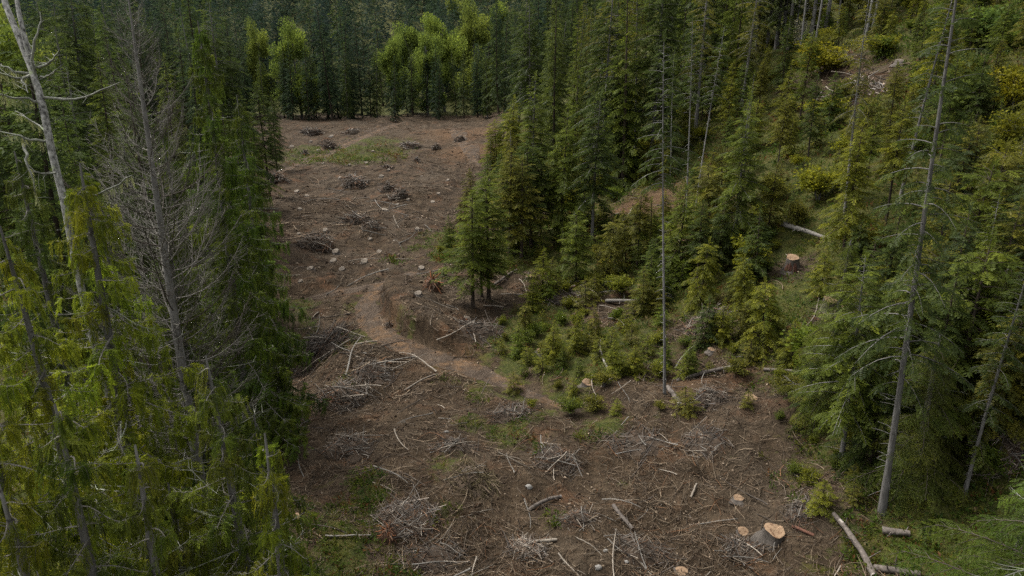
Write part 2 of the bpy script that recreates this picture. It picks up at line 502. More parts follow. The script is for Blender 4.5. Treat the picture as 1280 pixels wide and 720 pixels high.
def build_ground():
    rr = np.concatenate([[0.5, 3], np.geomspace(6, 170, 430), np.geomspace(180, 1500, 60)])
    an = np.concatenate([np.linspace(-52, 52, 460), np.linspace(58, 302, 42)])
    an = np.radians(an)
    A, RR = np.meshgrid(an, rr)
    X, Y = RR * np.sin(A), RR * np.cos(A)
    Z = height(X, Y)
    nr, na = X.shape
    i = np.arange(nr - 1)[:, None] * na; j = np.arange(na)[None]; j2 = (j + 1) % na
    F = np.stack(np.broadcast_arrays(i + j, i + na + j, i + na + j2, i + j2), -1).reshape(-1, 4)
    g = Geo(); g.add(np.stack([X, Y, Z], -1), F[:, ::-1])
    # the small hole under the camera
    c = len(rr) * na
    g.add([[0, 0, H(0, 0)]], np.zeros((0, 3), int))
    g.F[-1] = np.stack([np.full(na, c), np.arange(na), (np.arange(na) + 1) % na], -1)[:, ::-1]; g.M[-1] = np.zeros(na, np.int32)
    me = g.mesh("ground", [GROUND])
    for nm, v in (("veg", veg_mask(X, Y)), ("bare", bare_mask(X, Y))):
        a = me.attributes.new(nm, 'FLOAT', 'POINT')
        a.data.foreach_set("value", np.concatenate([v.ravel(), [0]]).astype(np.float32))
    tag(obj("ground", me), kind="structure")

def build_track(name, c, half):
    n = len(c)
    t = unit(np.gradient(c, axis=0)); nrm = np.stack([-t[:, 1], t[:, 0]], 1)
    us = np.linspace(-1, 1, 15)
    wob = half * (1 + .35 * fbm(np.arange(n) / 6.0, np.zeros(n), 5))
    wl = half * (1 + .5 * fbm(np.arange(n) / 4.0, np.ones(n) * 7, 8))
    Wd = np.where(us[None] < 0, wob[:, None], wl[:, None])
    Wd = Wd * np.clip((n - np.arange(n)) / (.28 * n), .25, 1)[:, None]
    XY = c[:, None] + nrm[:, None] * (us[None, :, None] * Wd[..., None])
    Z = height(XY[..., 0], XY[..., 1])
    rut = -.05 * np.exp(-((np.abs(us) - .5) / .16) ** 2)
    taper = np.minimum(1, np.minimum(np.arange(n), np.arange(n)[::-1]) / 5.0)[:, None]
    Z = Z + (.07 - .16 * np.abs(us[None]) ** 5 + rut[None]) * taper - .12 * (1 - taper) + .05 * fbm(XY[..., 0] / .6, XY[..., 1] / .6, 77, 2)
    m = len(us)
    i = np.arange(n - 1)[:, None] * m; j = np.arange(m - 1)[None]
    F = np.stack([i + j, i + j + 1, i + m + j + 1, i + m + j], -1).reshape(-1, 4)
    g = Geo(); g.add(np.concatenate([XY, Z[..., None]], -1), F)
    tag(obj(name, g.mesh(name, [TRACKM])), kind="structure")

def dense(c, n):
    s = np.linspace(0, len(c) - 1, n)
    return np.stack([np.interp(s, np.arange(len(c)), c[:, k]) for k in range(2)], 1)

build_ground()
build_track("dirt_track", dense(TRACK, 260), .9)
build_track("gravel_spur", dense(SPUR, 90), .65)
build_track("haul_road", dense(FAR_ROAD, 130), 1.7)
build_track("skid_path", dense(SKID, 80), 1.5)

# ------------------------------------------------------------------ trees
def trunk_pts(r, Ht, lean=.0, wob=.02, k=10):
    u = np.linspace(0, 1, k)
    ph = r.uniform(0, 6.3, 2); az = r.uniform(0, 6.3)
    x = lean * Ht * u ** 1.4 * math.cos(az) + wob * Ht * u * np.sin(2.6 * u + ph[0])
    y = lean * Ht * u ** 1.4 * math.sin(az) + wob * Ht * u * np.sin(2.1 * u + ph[1])
    x -= x[0]; y -= y[0]
    return np.stack([x, y, u * Ht], 1)

def on_poly(P, u):
    s = np.linspace(0, 1, len(P))
    return np.stack([np.interp(u, s, P[:, k]) for k in range(3)], -1)

def conifer(name, seed, Ht, c0, Rmax, nb, fan=.7, r0=.12, tip_up=.45, droop=.35, spacing=.28, tpls=FAN, dead=24, bark=BARK_BROWN, gaps=.08, shape=.85, lean=.01, sides=7, limbs=True, drop0=.05, wob=.012):
    """crown and trunk meshes of one tree kind"""
    r = np.random.default_rng(seed)
    tp = trunk_pts(r, Ht, lean, wob)
    tg, cg = Geo(), Geo()
    uu = np.linspace(0, 1, len(tp))
    rad = r0 * (1 - uu) ** .8 + .012
    rad[0] *= 1.35
    tg.add(*tubes(tp, rad, sides))
    t = np.sort(r.uniform(0, 1, nb) ** .85)
    t = np.linspace(0, .99, nb) ** .92 * .8 + t * .2
    keep = r.uniform(0, 1, nb) > gaps
    t = t[keep]; n = len(t)
    az = np.arange(n) * 2.39996 + r.uniform(-.5, .5, n)
    sh = (1 - t) ** shape * (drop0 + (1 - drop0) * np.minimum(1, (t + .12) * 5)) + .05
    L = Rmax * sh * r.uniform(.45, 1.3, n)
    base = on_poly(tp, c0 + (1 - c0) * t)
    out = np.stack([np.cos(az), np.sin(az), np.zeros(n)], 1)
    up = (tip_up * t + (1 - t) * .02 + r.uniform(-.12, .12, n)); dr = droop * (1 - .6 * t) * r.uniform(.7, 1.3, n)
    K = 5
    s = np.linspace(0, 1, K)
    P = base[:, None] + out[:, None] * (L[:, None] * s)[..., None]
    P[..., 2] += L[:, None] * (up[:, None] * s - dr[:, None] * s ** 2)
    if limbs:
        br = (.008 + .012 * L)[:, None] * (1 - .85 * s)[None]
        tg.add(*tubes(P, br, 3))
    # sprays along the branches
    for side in (-1, 1, 0):
        m = np.maximum(1, (L / spacing).astype(int)) if side else np.ones(n, int)
        idx = np.repeat(np.arange(n), m)
        q = np.concatenate([np.arange(k) for k in m])
        sp = (.22 + .78 * (q + r.uniform(.1, .9, len(q))) / m[idx]) if side else np.full(len(idx), .82)
        f = sp * (K - 1); i0 = np.minimum(f.astype(int), K - 2); w = (f - i0)[:, None]
        O = P[idx, i0] * (1 - w) + P[idx, i0 + 1] * w
        T = unit(P[idx, i0 + 1] - P[idx, i0])
        S = unit(np.cross(T, np.array([0, 0, 1.0])))
        if side:
            X = T * r.uniform(.45, .9, len(idx))[:, None] + S * side * r.uniform(.6, 1.0, len(idx))[:, None]
            X[:, 2] -= r.uniform(.0, .75, len(idx))
            Ls = fan * (1.15 - .75 * sp) * r.uniform(.7, 1.25, len(idx)) * np.minimum(1, L[idx] / (fan * 1.2) + .25)
        else:
            X = T + 0; X[:, 2] -= .1
            Ls = fan * r.uniform(.6, .9, len(idx)) * np.minimum(1, L[idx] / fan + .2)
        Nn = np.array([0, 0, 1.0]) + r.uniform(-.5, .5, (len(idx), 3))
        ti = r.uniform(.75, 1.22, len(idx)) * r.uniform(.72, 1.25, n)[idx]
        for k, tpl in enumerate(tpls):
            mk = (np.arange(len(idx)) % len(tpls)) == k
            if mk.any():
                cg.add(*sprays(tpl, O[mk], X[mk], Nn[mk], Ls[mk]), tint=np.repeat(ti[mk], len(tpl[0])))
    # leader
    topn = 6
    a = np.arange(topn) * 1.05
    O = np.repeat(tp[-1][None], topn, 0) - np.array([0, 0, 1]) * np.linspace(.0, .5, topn)[:, None] * fan
    X = np.stack([np.cos(a) * .5, np.sin(a) * .5, np.full(topn, .9)], 1)
    cg.add(*sprays(tpls[0], O, X, np.stack([np.cos(a), np.sin(a), -.5 * np.ones(topn)], 1), np.full(topn, fan * .55)))
    if dead:
        u = r.uniform(.05, min(c0 + .25, .9), dead); a = r.uniform(0, 6.3, dead); l = r.uniform(.15, .55, dead) * Rmax * .8
        b = on_poly(tp, u); o_ = np.stack([np.cos(a), np.sin(a), r.uniform(-.35, .25, dead)], 1)
        tg.add(*tubes(np.stack([b, b + o_ * l[:, None] * .5, b + o_ * l[:, None] + np.array([0, 0, -.06])], 1), np.stack([np.full(dead, .014), np.full(dead, .01), np.full(dead, .004)], 1), 3))
    return dict(trunk=tg.mesh(name + "_trunk", [bark]), crown=cg.mesh(name + "_crown", [FOL], False), H=Ht, R=Rmax, top=tp[-1])

def broadleaf(name, seed, Ht, Rc, nleaf, leaf=.16, bark=BARK_GREY, c0=.3, stems=1, flat=.8):
    r = np.random.default_rng(seed)
    tg, cg = Geo(), Geo()
    tips = []
    for s_ in range(stems):
        a = r.uniform(0, 6.3)
        top = np.array([math.cos(a) * Rc * .35 * (stems > 1), math.sin(a) * Rc * .35 * (stems > 1), Ht * .8])
        u = np.linspace(0, 1, 6)[:, None]
        tp = top * u + np.array([0, 0, 0.0]); tp[:, :2] += r.normal(0, .02 * Ht, (6, 2)) * u
        tg.add(*tubes(tp, np.linspace(.022 * Ht, .006 * Ht, 6) * (1 if stems == 1 else .6), 6))
        nb = max(5, 16 // stems)
        for b in range(nb):
            o_ = on_poly(tp, r.uniform(c0, 1.0)); az, el = r.uniform(0, 6.3), r.uniform(.15, 1.1)
            l = Rc * r.uniform(.5, 1.05)
            e = o_ + l * np.array([math.cos(az) * math.cos(el), math.sin(az) * math.cos(el), math.sin(el) * flat])
            mid = (o_ + e) / 2 + r.normal(0, .06 * l, 3)
            tg.add(*tubes(np.array([o_, mid, e]), np.array([.008, .005, .002]) * Ht, 3))
            tips += [(o_ * .35 + e * .65, .5 * l), (e, .42 * l), (mid, .4 * l)]
    C = np.array([t[0] for t in tips]); S = np.array([t[1] for t in tips])
    idx = r.integers(0, len(C), nleaf)
    d = unit(r.normal(0, 1, (nleaf, 3))) * (r.uniform(0, 1, nleaf) ** .45)[:, None]
    O = C[idx] + d * S[idx][:, None] * np.array([1, 1, .75])
    O[:, 2] = np.maximum(O[:, 2], .05)
    X = unit(d + r.normal(0, .8, (nleaf, 3))); Nn = unit(r.normal(0, 1, (nleaf, 3)) + np.array([0, 0, .8]))
    lf = (np.array([(0, 0, 0), (.5, .34, .06), (1, 0, 0), (.5, -.34, .06)]), np.array([(0, 1, 2, 3)]))
    cl = r.uniform(.8, 1.2, len(C))
    ti = cl[idx] * r.uniform(.75, 1.3, nleaf)
    cg.add(*sprays(lf, O, X, Nn, leaf * r.uniform(.6, 1.4, nleaf)), tint=np.repeat(ti, 4))
    return dict(trunk=tg.mesh(name + "_trunk", [bark]), crown=cg.mesh(name + "_crown", [FOL], False), H=Ht, R=Rc, top=np.array([0, 0, Ht]))

PR = {}
PR['fir'] = [conifer("young_fir", 100 + i, 8.0, .22 + .035 * i, 1.6, 88, fan=.62, r0=.075, spacing=.17, dead=26, shape=[.85, .6, 1.1, .75, .95, .7][i], lean=[.01, .03, .01, .02, .04, .0][i]) for i in range(6)]
PR['hem'] = [conifer("hemlock", 120 + i, 14.0, .12 + .05 * i, 2.7, 125, fan=.9, r0=.13, spacing=.24, droop=.5, dead=30, bark=BARK_GREY if i % 2 else BARK_BROWN) for i in range(4)]
PR['full'] = [conifer("full_hemlock", 140 + i, 6.0, .02, 2.1, 86, fan=.74, r0=.07, spacing=.18, droop=[.45, .7, .3, .55, .4][i], dead=4, shape=[.85, .6, 1.1, .7, .5][i], lean=[.01, .04, .0, .03, .05][i], gaps=[.08, .2, .1, .05, .25][i]) for i in range(5)]
PR['sparse'] = [conifer("thin_conifer", 160 + i, 19.0, .24 + .06 * i, 2.0, 110, fan=.75, r0=.13, spacing=.30, droop=.45, dead=70, bark=BARK_GREY, gaps=.25, shape=.6) for i in range(3)]
PR['pole'] = [conifer("pole_conifer", 180 + i, 17.0, .62, 1.3, 60, fan=.6, r0=.058, spacing=.24, dead=90, bark=BARK_PALE, gaps=.15, shape=.6) for i in range(3)]
PR['tall'] = [conifer("tall_conifer", 200 + i, 24.0, .04 + .03 * i, 3.2, 140, fan=1.3, r0=.2, spacing=.46, tpls=FANC, droop=.45, dead=12, bark=BARK_GREY if i == 1 else BARK_BROWN, gaps=.06, limbs=False) for i in range(4)]
PR['sap'] = [conifer("conifer_sapling", 220 + i, 2.4, .03, .95, 50, fan=.42, r0=.025, spacing=.15, droop=.3, dead=0) for i in range(3)]
PR['cedar_mid'] = [conifer("column_cedar", 240 + i, 15.0, .06, 2.0, 230, fan=.6, r0=.13, spacing=.17, tip_up=.3, droop=.55, tpls=CED[:3], dead=20, gaps=.05) for i in range(2)]
PR['far'] = [conifer("far_conifer", 260 + i, 26.0, .04, 3.4, 84, fan=2.1, r0=.25, spacing=1.35, tpls=FANW, dead=0, droop=.45, limbs=False, sides=4, gaps=.03) for i in range(4)]
PR['leafy'] = [broadleaf("leafy_tree", 300 + i, 13.0, 4.4, 15000, leaf=.30, c0=.12) for i in range(3)]
PR['bush'] = [broadleaf("bush", 320 + i, 1.9, 1.0, 2400, leaf=.12, stems=5, c0=.15) for i in range(3)]

def tree(kind, v, loc, Ht, label, cat, group=None, color=(.04, .06, .02), name=None, wide=1.0, rz=None, tilt=(0, 0)):
    if tilt == (0, 0): tilt = (U(-.05, .05), U(-.05, .05))
    p = PR[kind][v % len(PR[kind])]
    s = Ht / p['H']
    root = thing(name or {'fir': 'young_fir', 'hem': 'hemlock_tree', 'full': 'hemlock_tree', 'sparse': 'conifer_tree', 'pole': 'pole_tree', 'tall': 'conifer_tree', 'sap': 'conifer_sapling', 'cedar_mid': 'cedar_tree', 'far': 'conifer_tree', 'leafy': 'leafy_tree', 'bush': 'bush'}[kind],
                 label, cat, (loc[0], loc[1], loc[2] - .08 * s), group, U(0, 6.3) if rz is None else rz, (s * wide, s * wide, s), tilt)
    obj("trunk" if kind != 'bush' else "stem", p['trunk'], root)
    obj("crown", p['crown'], root, color=color)
    return root

def h_to(loc, py_top):
    """height that makes a vertical thing at LOC reach picture row PY_TOP"""
    lo, hi = .1, 60.0
    for _ in range(40):
        mid = (lo + hi) / 2
        if project((loc[0], loc[1], loc[2] + mid))[1] > py_top: lo = mid
        else: hi = mid
    return lo

def tree_px(kind, v, px, py, top, label, cat="tree", group=None, color=(.05, .07, .02), **kw):
    loc = at(px, py)
    return tree(kind, v, loc, h_to(loc, top), label, cat, group, color, **kw)

YG, MG, DG, OL, BG = (.105, .120, .016), (.066, .090, .016), (.040, .060, .016), (.084, .090, .018), (.026, .044, .024)
CG = (.132, .168, .016)

SPOTS = [(831, 492, "tallest pale pole"), (989, 336, "red sided stump"), (1036, 384, "split stump"), (1102, 600, "tall grey trunk"), (1206, 600, "shorter grey trunk"), (918, 300, "dead branched hemlock"), (800, 262, "brown opening on the slope"),
         (660, 310, "clump of young firs"), (600, 380, "foremost slim firs"), (1005, 290, "long grey log on the slope"), (1072, 118, "bleached slash heap"), (1138, 85, "pair of pale stumps"), (1266, 120, "round yellow green bush"), (1026, 75, "yellow bush below the grey stand"),
         (690, 440, "mossy bank"), (938, 500, "orange topped stump"), (880, 405, "grey twig thicket"), (600, 195, "bare skid path"), (862, 288, "two close pale poles"), (1000, 60, "tall grey stand"), (1126, 240, "dark narrow conifer"), (735, 350, "bent trunk"), (1245, 575, "pale tangle of twigs"),
         (390, 120, "large round leafy tree"), (350, 120, "smaller round leafy tree"), (520, 120, "pale grove's left end"), (598, 120, "pale grove's right end"), (440, 150, "haul road's far end"), (246, 300, "tall pointed cedar"), (152, 250, "bare dead tree"), (30, 150, "lichened snag"), (392, 306, "stick heap with pale poles"), (440, 280, "wide brown brush heap"), (446, 232, "dark rooty heap"), (966, 674, "thick grey sided stump"), (460, 400, "track's sandy bend"), (510, 655, "pile of curved twigs"), (590, 600, "rusty twig heap"), (380, 460, "dark gully heap"), (541, 360, "rusty root wad"), (661, 609, "pale round stone"), (775, 650, "dark short log"), (1068, 690, "straight grey log"), (527, 470, "slanting pale branch"), (410, 184, "dark heap by the haul road"), (1050, 585, "fan branched hemlock by the slash")]
HUES = [((.105, .12), "yellow green"), ((.08, .09), "olive green"), ((.066, .09), "mid green"), ((.04, .06), "dark green"), ((.026, .044), "blackish green"), ((.11, .075), "rusty green"), ((.06, .09), "fresh green")]
USED = set()
def where(loc, before=""):
    """how a thing stands to the nearest landmark that gives it a description of its own"""
    px, py = project(loc)
    first = None
    for k in sorted(SPOTS, key=lambda q: (q[0] - px) ** 2 + (1.4 * (q[1] - py)) ** 2)[:6]:
        dx, dy = px - k[0], py - k[1]; d = math.hypot(dx, dy)
        how = "just " if d < 22 else ("" if d < 60 else "well ")
        side = ("left of" if dx < 0 else "right of") if abs(dx) > 1.3 * abs(dy) else ("uphill of" if dy < 0 else "downhill of")
        t = f"{how}{side} the {k[2]}"
        if len((before + t).split()) > 16: t = f"{side} the {k[2]}"
        first = first or t
        if (before + t) not in USED and len((before + t).split()) <= 16:
            USED.add(before + t); return t
    return first
def hue(c):
    return min(HUES, key=lambda q: abs(q[0][0] - c[0]) + abs(q[0][1] - c[1]))[1]
def describe(noun, loc, Ht, c, cuts=(1.6, 3.2, 7, 14)):
    size = ["tiny", "small", "half grown", "tall", "very tall"][sum(Ht > q for q in cuts)]
    b = f"{size} {hue(c)} {noun} "
    t = b + where(loc, b)
    return t if len(t.split()) <= 16 else t.replace("well ", "").replace("just ", "")

# young firs at the edge of the clearing
edge = [
 ('fir', 0, 591, 384, 238, "slim young fir standing foremost at the clearing's right edge", MG),
 ('fir', 1, 611, 374, 226, "young fir with thin brown trunk just right of the foremost slim fir", MG),
 ('fir', 2, 602, 371, 262, "short young fir squeezed between two slim firs at the clearing edge", OL),
 ('fir', 3, 637, 318, 186, "bushy young fir left in the front clump behind the slim firs", OL),
 ('fir', 0, 652, 322, 196, "olive green fir in the middle of the clump behind the slim firs", OL),
 ('fir', 1, 664, 309, 176, "dark fir with pale bare lower trunk in the clump", DG),
 ('fir', 2, 628, 300, 205, "low green fir leaning over the clearing at the clump's left end", MG),
 ('fir', 3, 676, 302, 200, "fir at the right end of the clump beside the leaning grey pole", DG),
 ('fir', 0, 615, 278, 222, "small round fir on the clearing edge above the foremost firs", MG),
 ('hem', 0, 700, 306, 130, "tall dense hemlock behind the clump of young firs", MG),
 ('hem', 1, 668, 262, 92, "tall mid green hemlock rising above the clump of firs", MG),
 ('hem', 2, 640, 236, 120, "rounded hemlock where the forest meets the bare skid path", YG),
 ('fir', 1, 622, 226, 150, "yellow green fir at the corner of the bare skid path", YG),
 ('full', 0, 720, 352, 262, "bushy yellow green hemlock low on the slope beside a bent trunk", MG),
 ('hem', 3, 740, 300, 118, "hemlock in front of the brown opening on the slope", DG),
 ('full', 1, 762, 348, 272, "low spreading hemlock just below the fallen poles", OL),
 ('hem', 0, 776, 226, 60, "dark hemlock standing above the brown opening on the slope", DG),
 ('full', 2, 812, 330, 248, "fan branched hemlock left of the tallest pale pole", MG),
 ('full', 0, 845, 345, 232, "full hemlock at the foot of the pale poles", MG),
 ('hem', 1, 918, 318, 120, "hemlock with dead grey lower branches in the middle of the slope", MG),
 ('full', 1, 885, 300, 200, "bright hemlock between the pale poles and the dead branched hemlock", OL),
 ('full', 2, 945, 345, 262, "low hemlock under the dead branched hemlock", DG),
 ('full', 0, 960, 290, 205, "olive hemlock uphill and right of the dead branched hemlock", OL),
 ('full', 1, 952, 436, 352, "yellow green hemlock spreading below the red sided stump", YG),
 ('full', 2, 1026, 366, 306, "bright yellow green hemlock right of the red sided stump", YG),
 ('hem', 2, 1052, 330, 150, "yellow green hemlock on the slope left of the tall grey trunk", YG),
 ('hem', 3, 1050, 585, 315, "fan branched hemlock beside the bottom right edge of the slash", MG),
 ('full', 0, 1020, 474, 408, "hemlock with drooping fans below the split stump", MG),
 ('full', 1, 1086, 585, 470, "low dark hemlock just left of the tall grey trunk's foot", DG),
 ('hem', 0, 1092, 430, 240, "dark green hemlock directly behind the tall grey trunk", DG),
 ('full', 2, 690, 452, 400, "small bright hemlock on the mossy bank above the track", YG),
 ('sap', 0, 728, 430, 400, "little green conifer on the mossy bank above the track", MG),
 ('full', 1, 655, 420, 380, "rounded little hemlock at the left of the mossy bank", OL),
 ('full', 0, 880, 430, 370, "grey green hemlock right of the tallest pale pole", DG),
 ('full', 2, 860, 470, 425, "low hemlock at the foot of the tallest pale pole", MG),
]
for k, v, px, py, top, lab, c in edge:
    tree_px(k, v, px, py, top, lab, color=tuple(q * 1.12 for q in c), wide={'fir': 1.45, 'hem': 1.2, 'full': 1.15, 'sap': 1.1}[k], group="young conifers on the slope right of the clearing")

# slender trunks
tree_px('pole', 0, 831, 492, 40, "tallest thin pale pole tree standing beside the slash", color=DG, group="pale pole trees", tilt=(0, R(-3.5)), rz=0)
tree_px('pole', 1, 857, 292, 20, "left of the two pale poles standing close together on the slope", color=DG, group="pale pole trees")
tree_px('pole', 2, 867, 280, 30, "right and darker of the two pale poles close together", color=DG, group="pale pole trees")
tree_px('pole', 0, 838, 226, 60, "short pale pole rising behind the tallest pole tree", color=DG, group="pale pole trees")
tree_px('sparse', 0, 1102, 642, -150, "tall grey trunked tree with sparse branches at the slash's right edge", color=DG, wide=.8, tilt=(0, R(-2.0)), rz=0)
tree_px('sparse', 1, 1206, 615, 300, "shorter grey trunk right of the tall grey trunked tree", color=DG, wide=1.0)
tree_px('sparse', 2, 1055, 275, -40, "sparse conifer with pale thin trunk in the middle of the right slope", color=OL, wide=.8)
tree_px('sparse', 1, 1126, 245, -60, "dark narrow conifer behind the pale stumps on the upper slope", color=DG, wide=.9)
tree_px('sparse', 0, 922, 300, 90, "sparse conifer with bare grey twigs amid the slope hemlocks", color=MG, wide=.7)

# mass of hemlocks on the right
mass = [(1150, 560, 330, 'hem'), (1185, 545, 300, 'full'), (1165, 500, 260, 'hem'), (1235, 560, 380, 'full'), (1262, 540, 300, 'hem'), (1210, 470, 240, 'hem'), (1272, 470, 210, 'hem'),
        (1160, 420, 220, 'full'), (1240, 420, 190, 'hem'), (1190, 380, 200, 'full'), (1268, 370, 170, 'full'), (1222, 340, 180, 'full'), (1140, 350, 230, 'full'), (1120, 500, 330, 'full'),
        (1175, 300, 170, 'full'), (1250, 300, 170, 'hem'), (1300, 420, 180, 'hem'), (1330, 560, 250, 'hem'), (1300, 330, 130, 'hem'), (1130, 460, 300, 'full')]
for i, (px, py, top, k) in enumerate(mass):
    c = [DG, MG, (.040, .060, .024), OL][i % 4]
    loc = at(px, py); hh = h_to(loc, top)
    tree(k, i, loc, hh, describe("drooping hemlock", loc, hh, c), "tree", color=c, group="hemlocks in the dense stand at right")

# ------------------------------------------------------------------ near trees with separate boughs
def cedar_bough(r, L, up, droop, tint, dens=8.0, bare=False, spray=.27, hang=1.0):
    """a bough along +x from the origin, curtain sprays hanging from side twigs; returns Geo"""
    g = Geo(); K = 7
    s = np.linspace(0, 1, K)
    P = np.stack([L * s, L * .05 * np.sin(4 * s + r.uniform(0, 6)), L * (up * s - droop * s ** 1.6 + droop * .55 * s ** 4)], 1)
    g.add(*tubes(P, (.010 + .008 * L) * (1 - .85 * s), 4), mat=1)
    n = max(4, int(L * dens))
    sp = r.uniform(.12, 1.0, n)
    if bare:
        n = max(3, int(L * 3)); sp = r.uniform(.2, 1, n)
    O = on_poly(P, sp)
    sg = np.where(np.arange(n) % 2, 1.0, -1.0)
    az = sg * r.uniform(.5, 1.25, n)
    D = np.stack([np.cos(az), np.sin(az), np.zeros(n)], 1)
    l2 = (.34 + .55 * r.uniform(0, 1, n)) * (1.12 - .5 * sp) * min(1.2, .5 + L * .3)
    u = np.linspace(0, 1, 5)
    Q = O[:, None] + D[:, None] * (l2[:, None] * np.array([0, .26, .42, .5, .54]))[..., None] * (1.5 if bare else 1)
    Q[..., 2] += l2[:, None] * (np.array([0, .07, -.16, -.52, -.95]) * hang if not bare else .15 * u)
    g.add(*tubes(Q, np.broadcast_to((.007 * (1 - .7 * u))[None], (n, 5)), 3), mat=1)
    if bare: return g
    m = 10
    idx = np.repeat(np.arange(n), m); uu = np.tile((np.arange(m) + .5) / m, n) + r.uniform(-.06, .06, n * m)
    uu = np.clip(uu, .02, .99); f = uu * 4; i0 = np.minimum(f.astype(int), 3); w = (f - i0)[:, None]
    O2 = Q[idx, i0] * (1 - w) + Q[idx, i0 + 1] * w
    T = unit(Q[idx, i0 + 1] - Q[idx, i0])
    sd = np.where(np.arange(len(idx)) % 2, 1.0, -1.0)[:, None]
    X = T * .8 + unit(np.cross(T, np.array([0, 0, 1.0])) + 1e-6) * sd * r.uniform(.05, .5, (len(idx), 1)) + r.normal(0, .13, (len(idx), 3))
    X[:, 2] -= r.uniform(.15, .6, len(idx)) * hang
    Nn = D[idx] * .6 + r.normal(0, .5, (len(idx), 3)) + np.array([0, 0, .6])
    Ls = spray * r.uniform(.7, 1.35, len(idx)) * (1.15 - .35 * uu)
    ti = tint * r.uniform(.7, 1.3, n)[idx] * r.uniform(.82, 1.16, len(idx))
    for k in range(4):
        mk = np.arange(len(idx)) % 4 == k
        if mk.any(): g.add(*sprays(CED[k], O2[mk], X[mk], Nn[mk], Ls[mk], Ls[mk] * .85), mat=0, tint=np.repeat(ti[mk], len(CED[k][0])))
    return g

def hem_bough(r, L, up, droop, tint, dens=8.0):
    """flat, drooping fan bough along +x"""
    g = Geo(); K = 6
    s = np.linspace(0, 1, K)
    P = np.stack([L * s, L * .04 * np.sin(3 * s + r.uniform(0, 6)), L * (up * s - droop * s ** 2)], 1)
    g.add(*tubes(P, (.008 + .007 * L) * (1 - .85 * s), 4), mat=1)
    n = max(4, int(L * dens))
    sp = np.linspace(.12, .97, n)
    O = on_poly(P, sp); sg = np.where(np.arange(n) % 2, 1.0, -1.0)
    az = sg * r.uniform(.75, 1.1, n)
    D = np.stack([np.cos(az), np.sin(az), r.uniform(-.45, -.1, n)], 1)
    l2 = L * .42 * (1.1 - .85 * sp) * r.uniform(.75, 1.15, n) + .12
    u = np.linspace(0, 1, 4)
    Q = O[:, None] + D[:, None] * (l2[:, None] * u)[..., None]; Q[..., 2] -= l2[:, None] * .22 * u ** 2
    g.add(*tubes(Q, np.broadcast_to((.006 * (1 - .8 * u))[None], (n, 4)), 3), mat=1)
    m = np.maximum(2, (l2 / .06).astype(int)); idx = np.repeat(np.arange(n), m)
    q = np.concatenate([np.arange(k) for k in m]); uu = (q + .6) / m[idx]
    f = uu * 3; i0 = np.minimum(f.astype(int), 2); w = (f - i0)[:, None]
    O2 = Q[idx, i0] * (1 - w) + Q[idx, i0 + 1] * w; T = unit(Q[idx, i0 + 1] - Q[idx, i0])
    sd = np.where(q % 2, 1.0, -1.0)[:, None]
    X = T * .7 + unit(np.cross(T, np.array([0, 0, 1.0]))) * sd * .8 + r.normal(0, .1, (len(idx), 3)); X[:, 2] -= .12
    Nn = np.array([0, 0, 1.0]) + r.normal(0, .22, (len(idx), 3))
    Ls = .25 * r.uniform(.7, 1.3, len(idx)) * (1.2 - .5 * uu)
    ti = tint * r.uniform(.8, 1.15, n)[idx] * r.uniform(.85, 1.15, len(idx))
    for k in range(3):
        mk = np.arange(len(idx)) % 3 == k
        if mk.any(): g.add(*sprays(FANF[k], O2[mk], X[mk], Nn[mk], Ls[mk]), mat=0, tint=np.repeat(ti[mk], len(FANF[k][0])))
    return g

def bough_lib(fn, n, seed, mats, **kw):
    out = []
    for i in range(n):
        r = np.random.default_rng(seed + i)
        out.append(fn(r, kw.get('L', 2.0), kw['up'] + r.uniform(-.12, .12), kw['droop'] * r.uniform(.75, 1.3), 1.0, **kw.get('x', {})).mesh(f"bough_{seed + i}", mats, False))
    return out

CB = bough_lib(cedar_bough, 9, 400, [FOL, TWIG_GREY], up=.12, droop=.42)
CBare = bough_lib(cedar_bough, 5, 430, [FOL, TWIG_LICHEN], up=.12, droop=.22, x=dict(bare=True))
HB = bough_lib(hem_bough, 7, 450, [FOL, TWIG_DARK], up=.1, droop=.32)

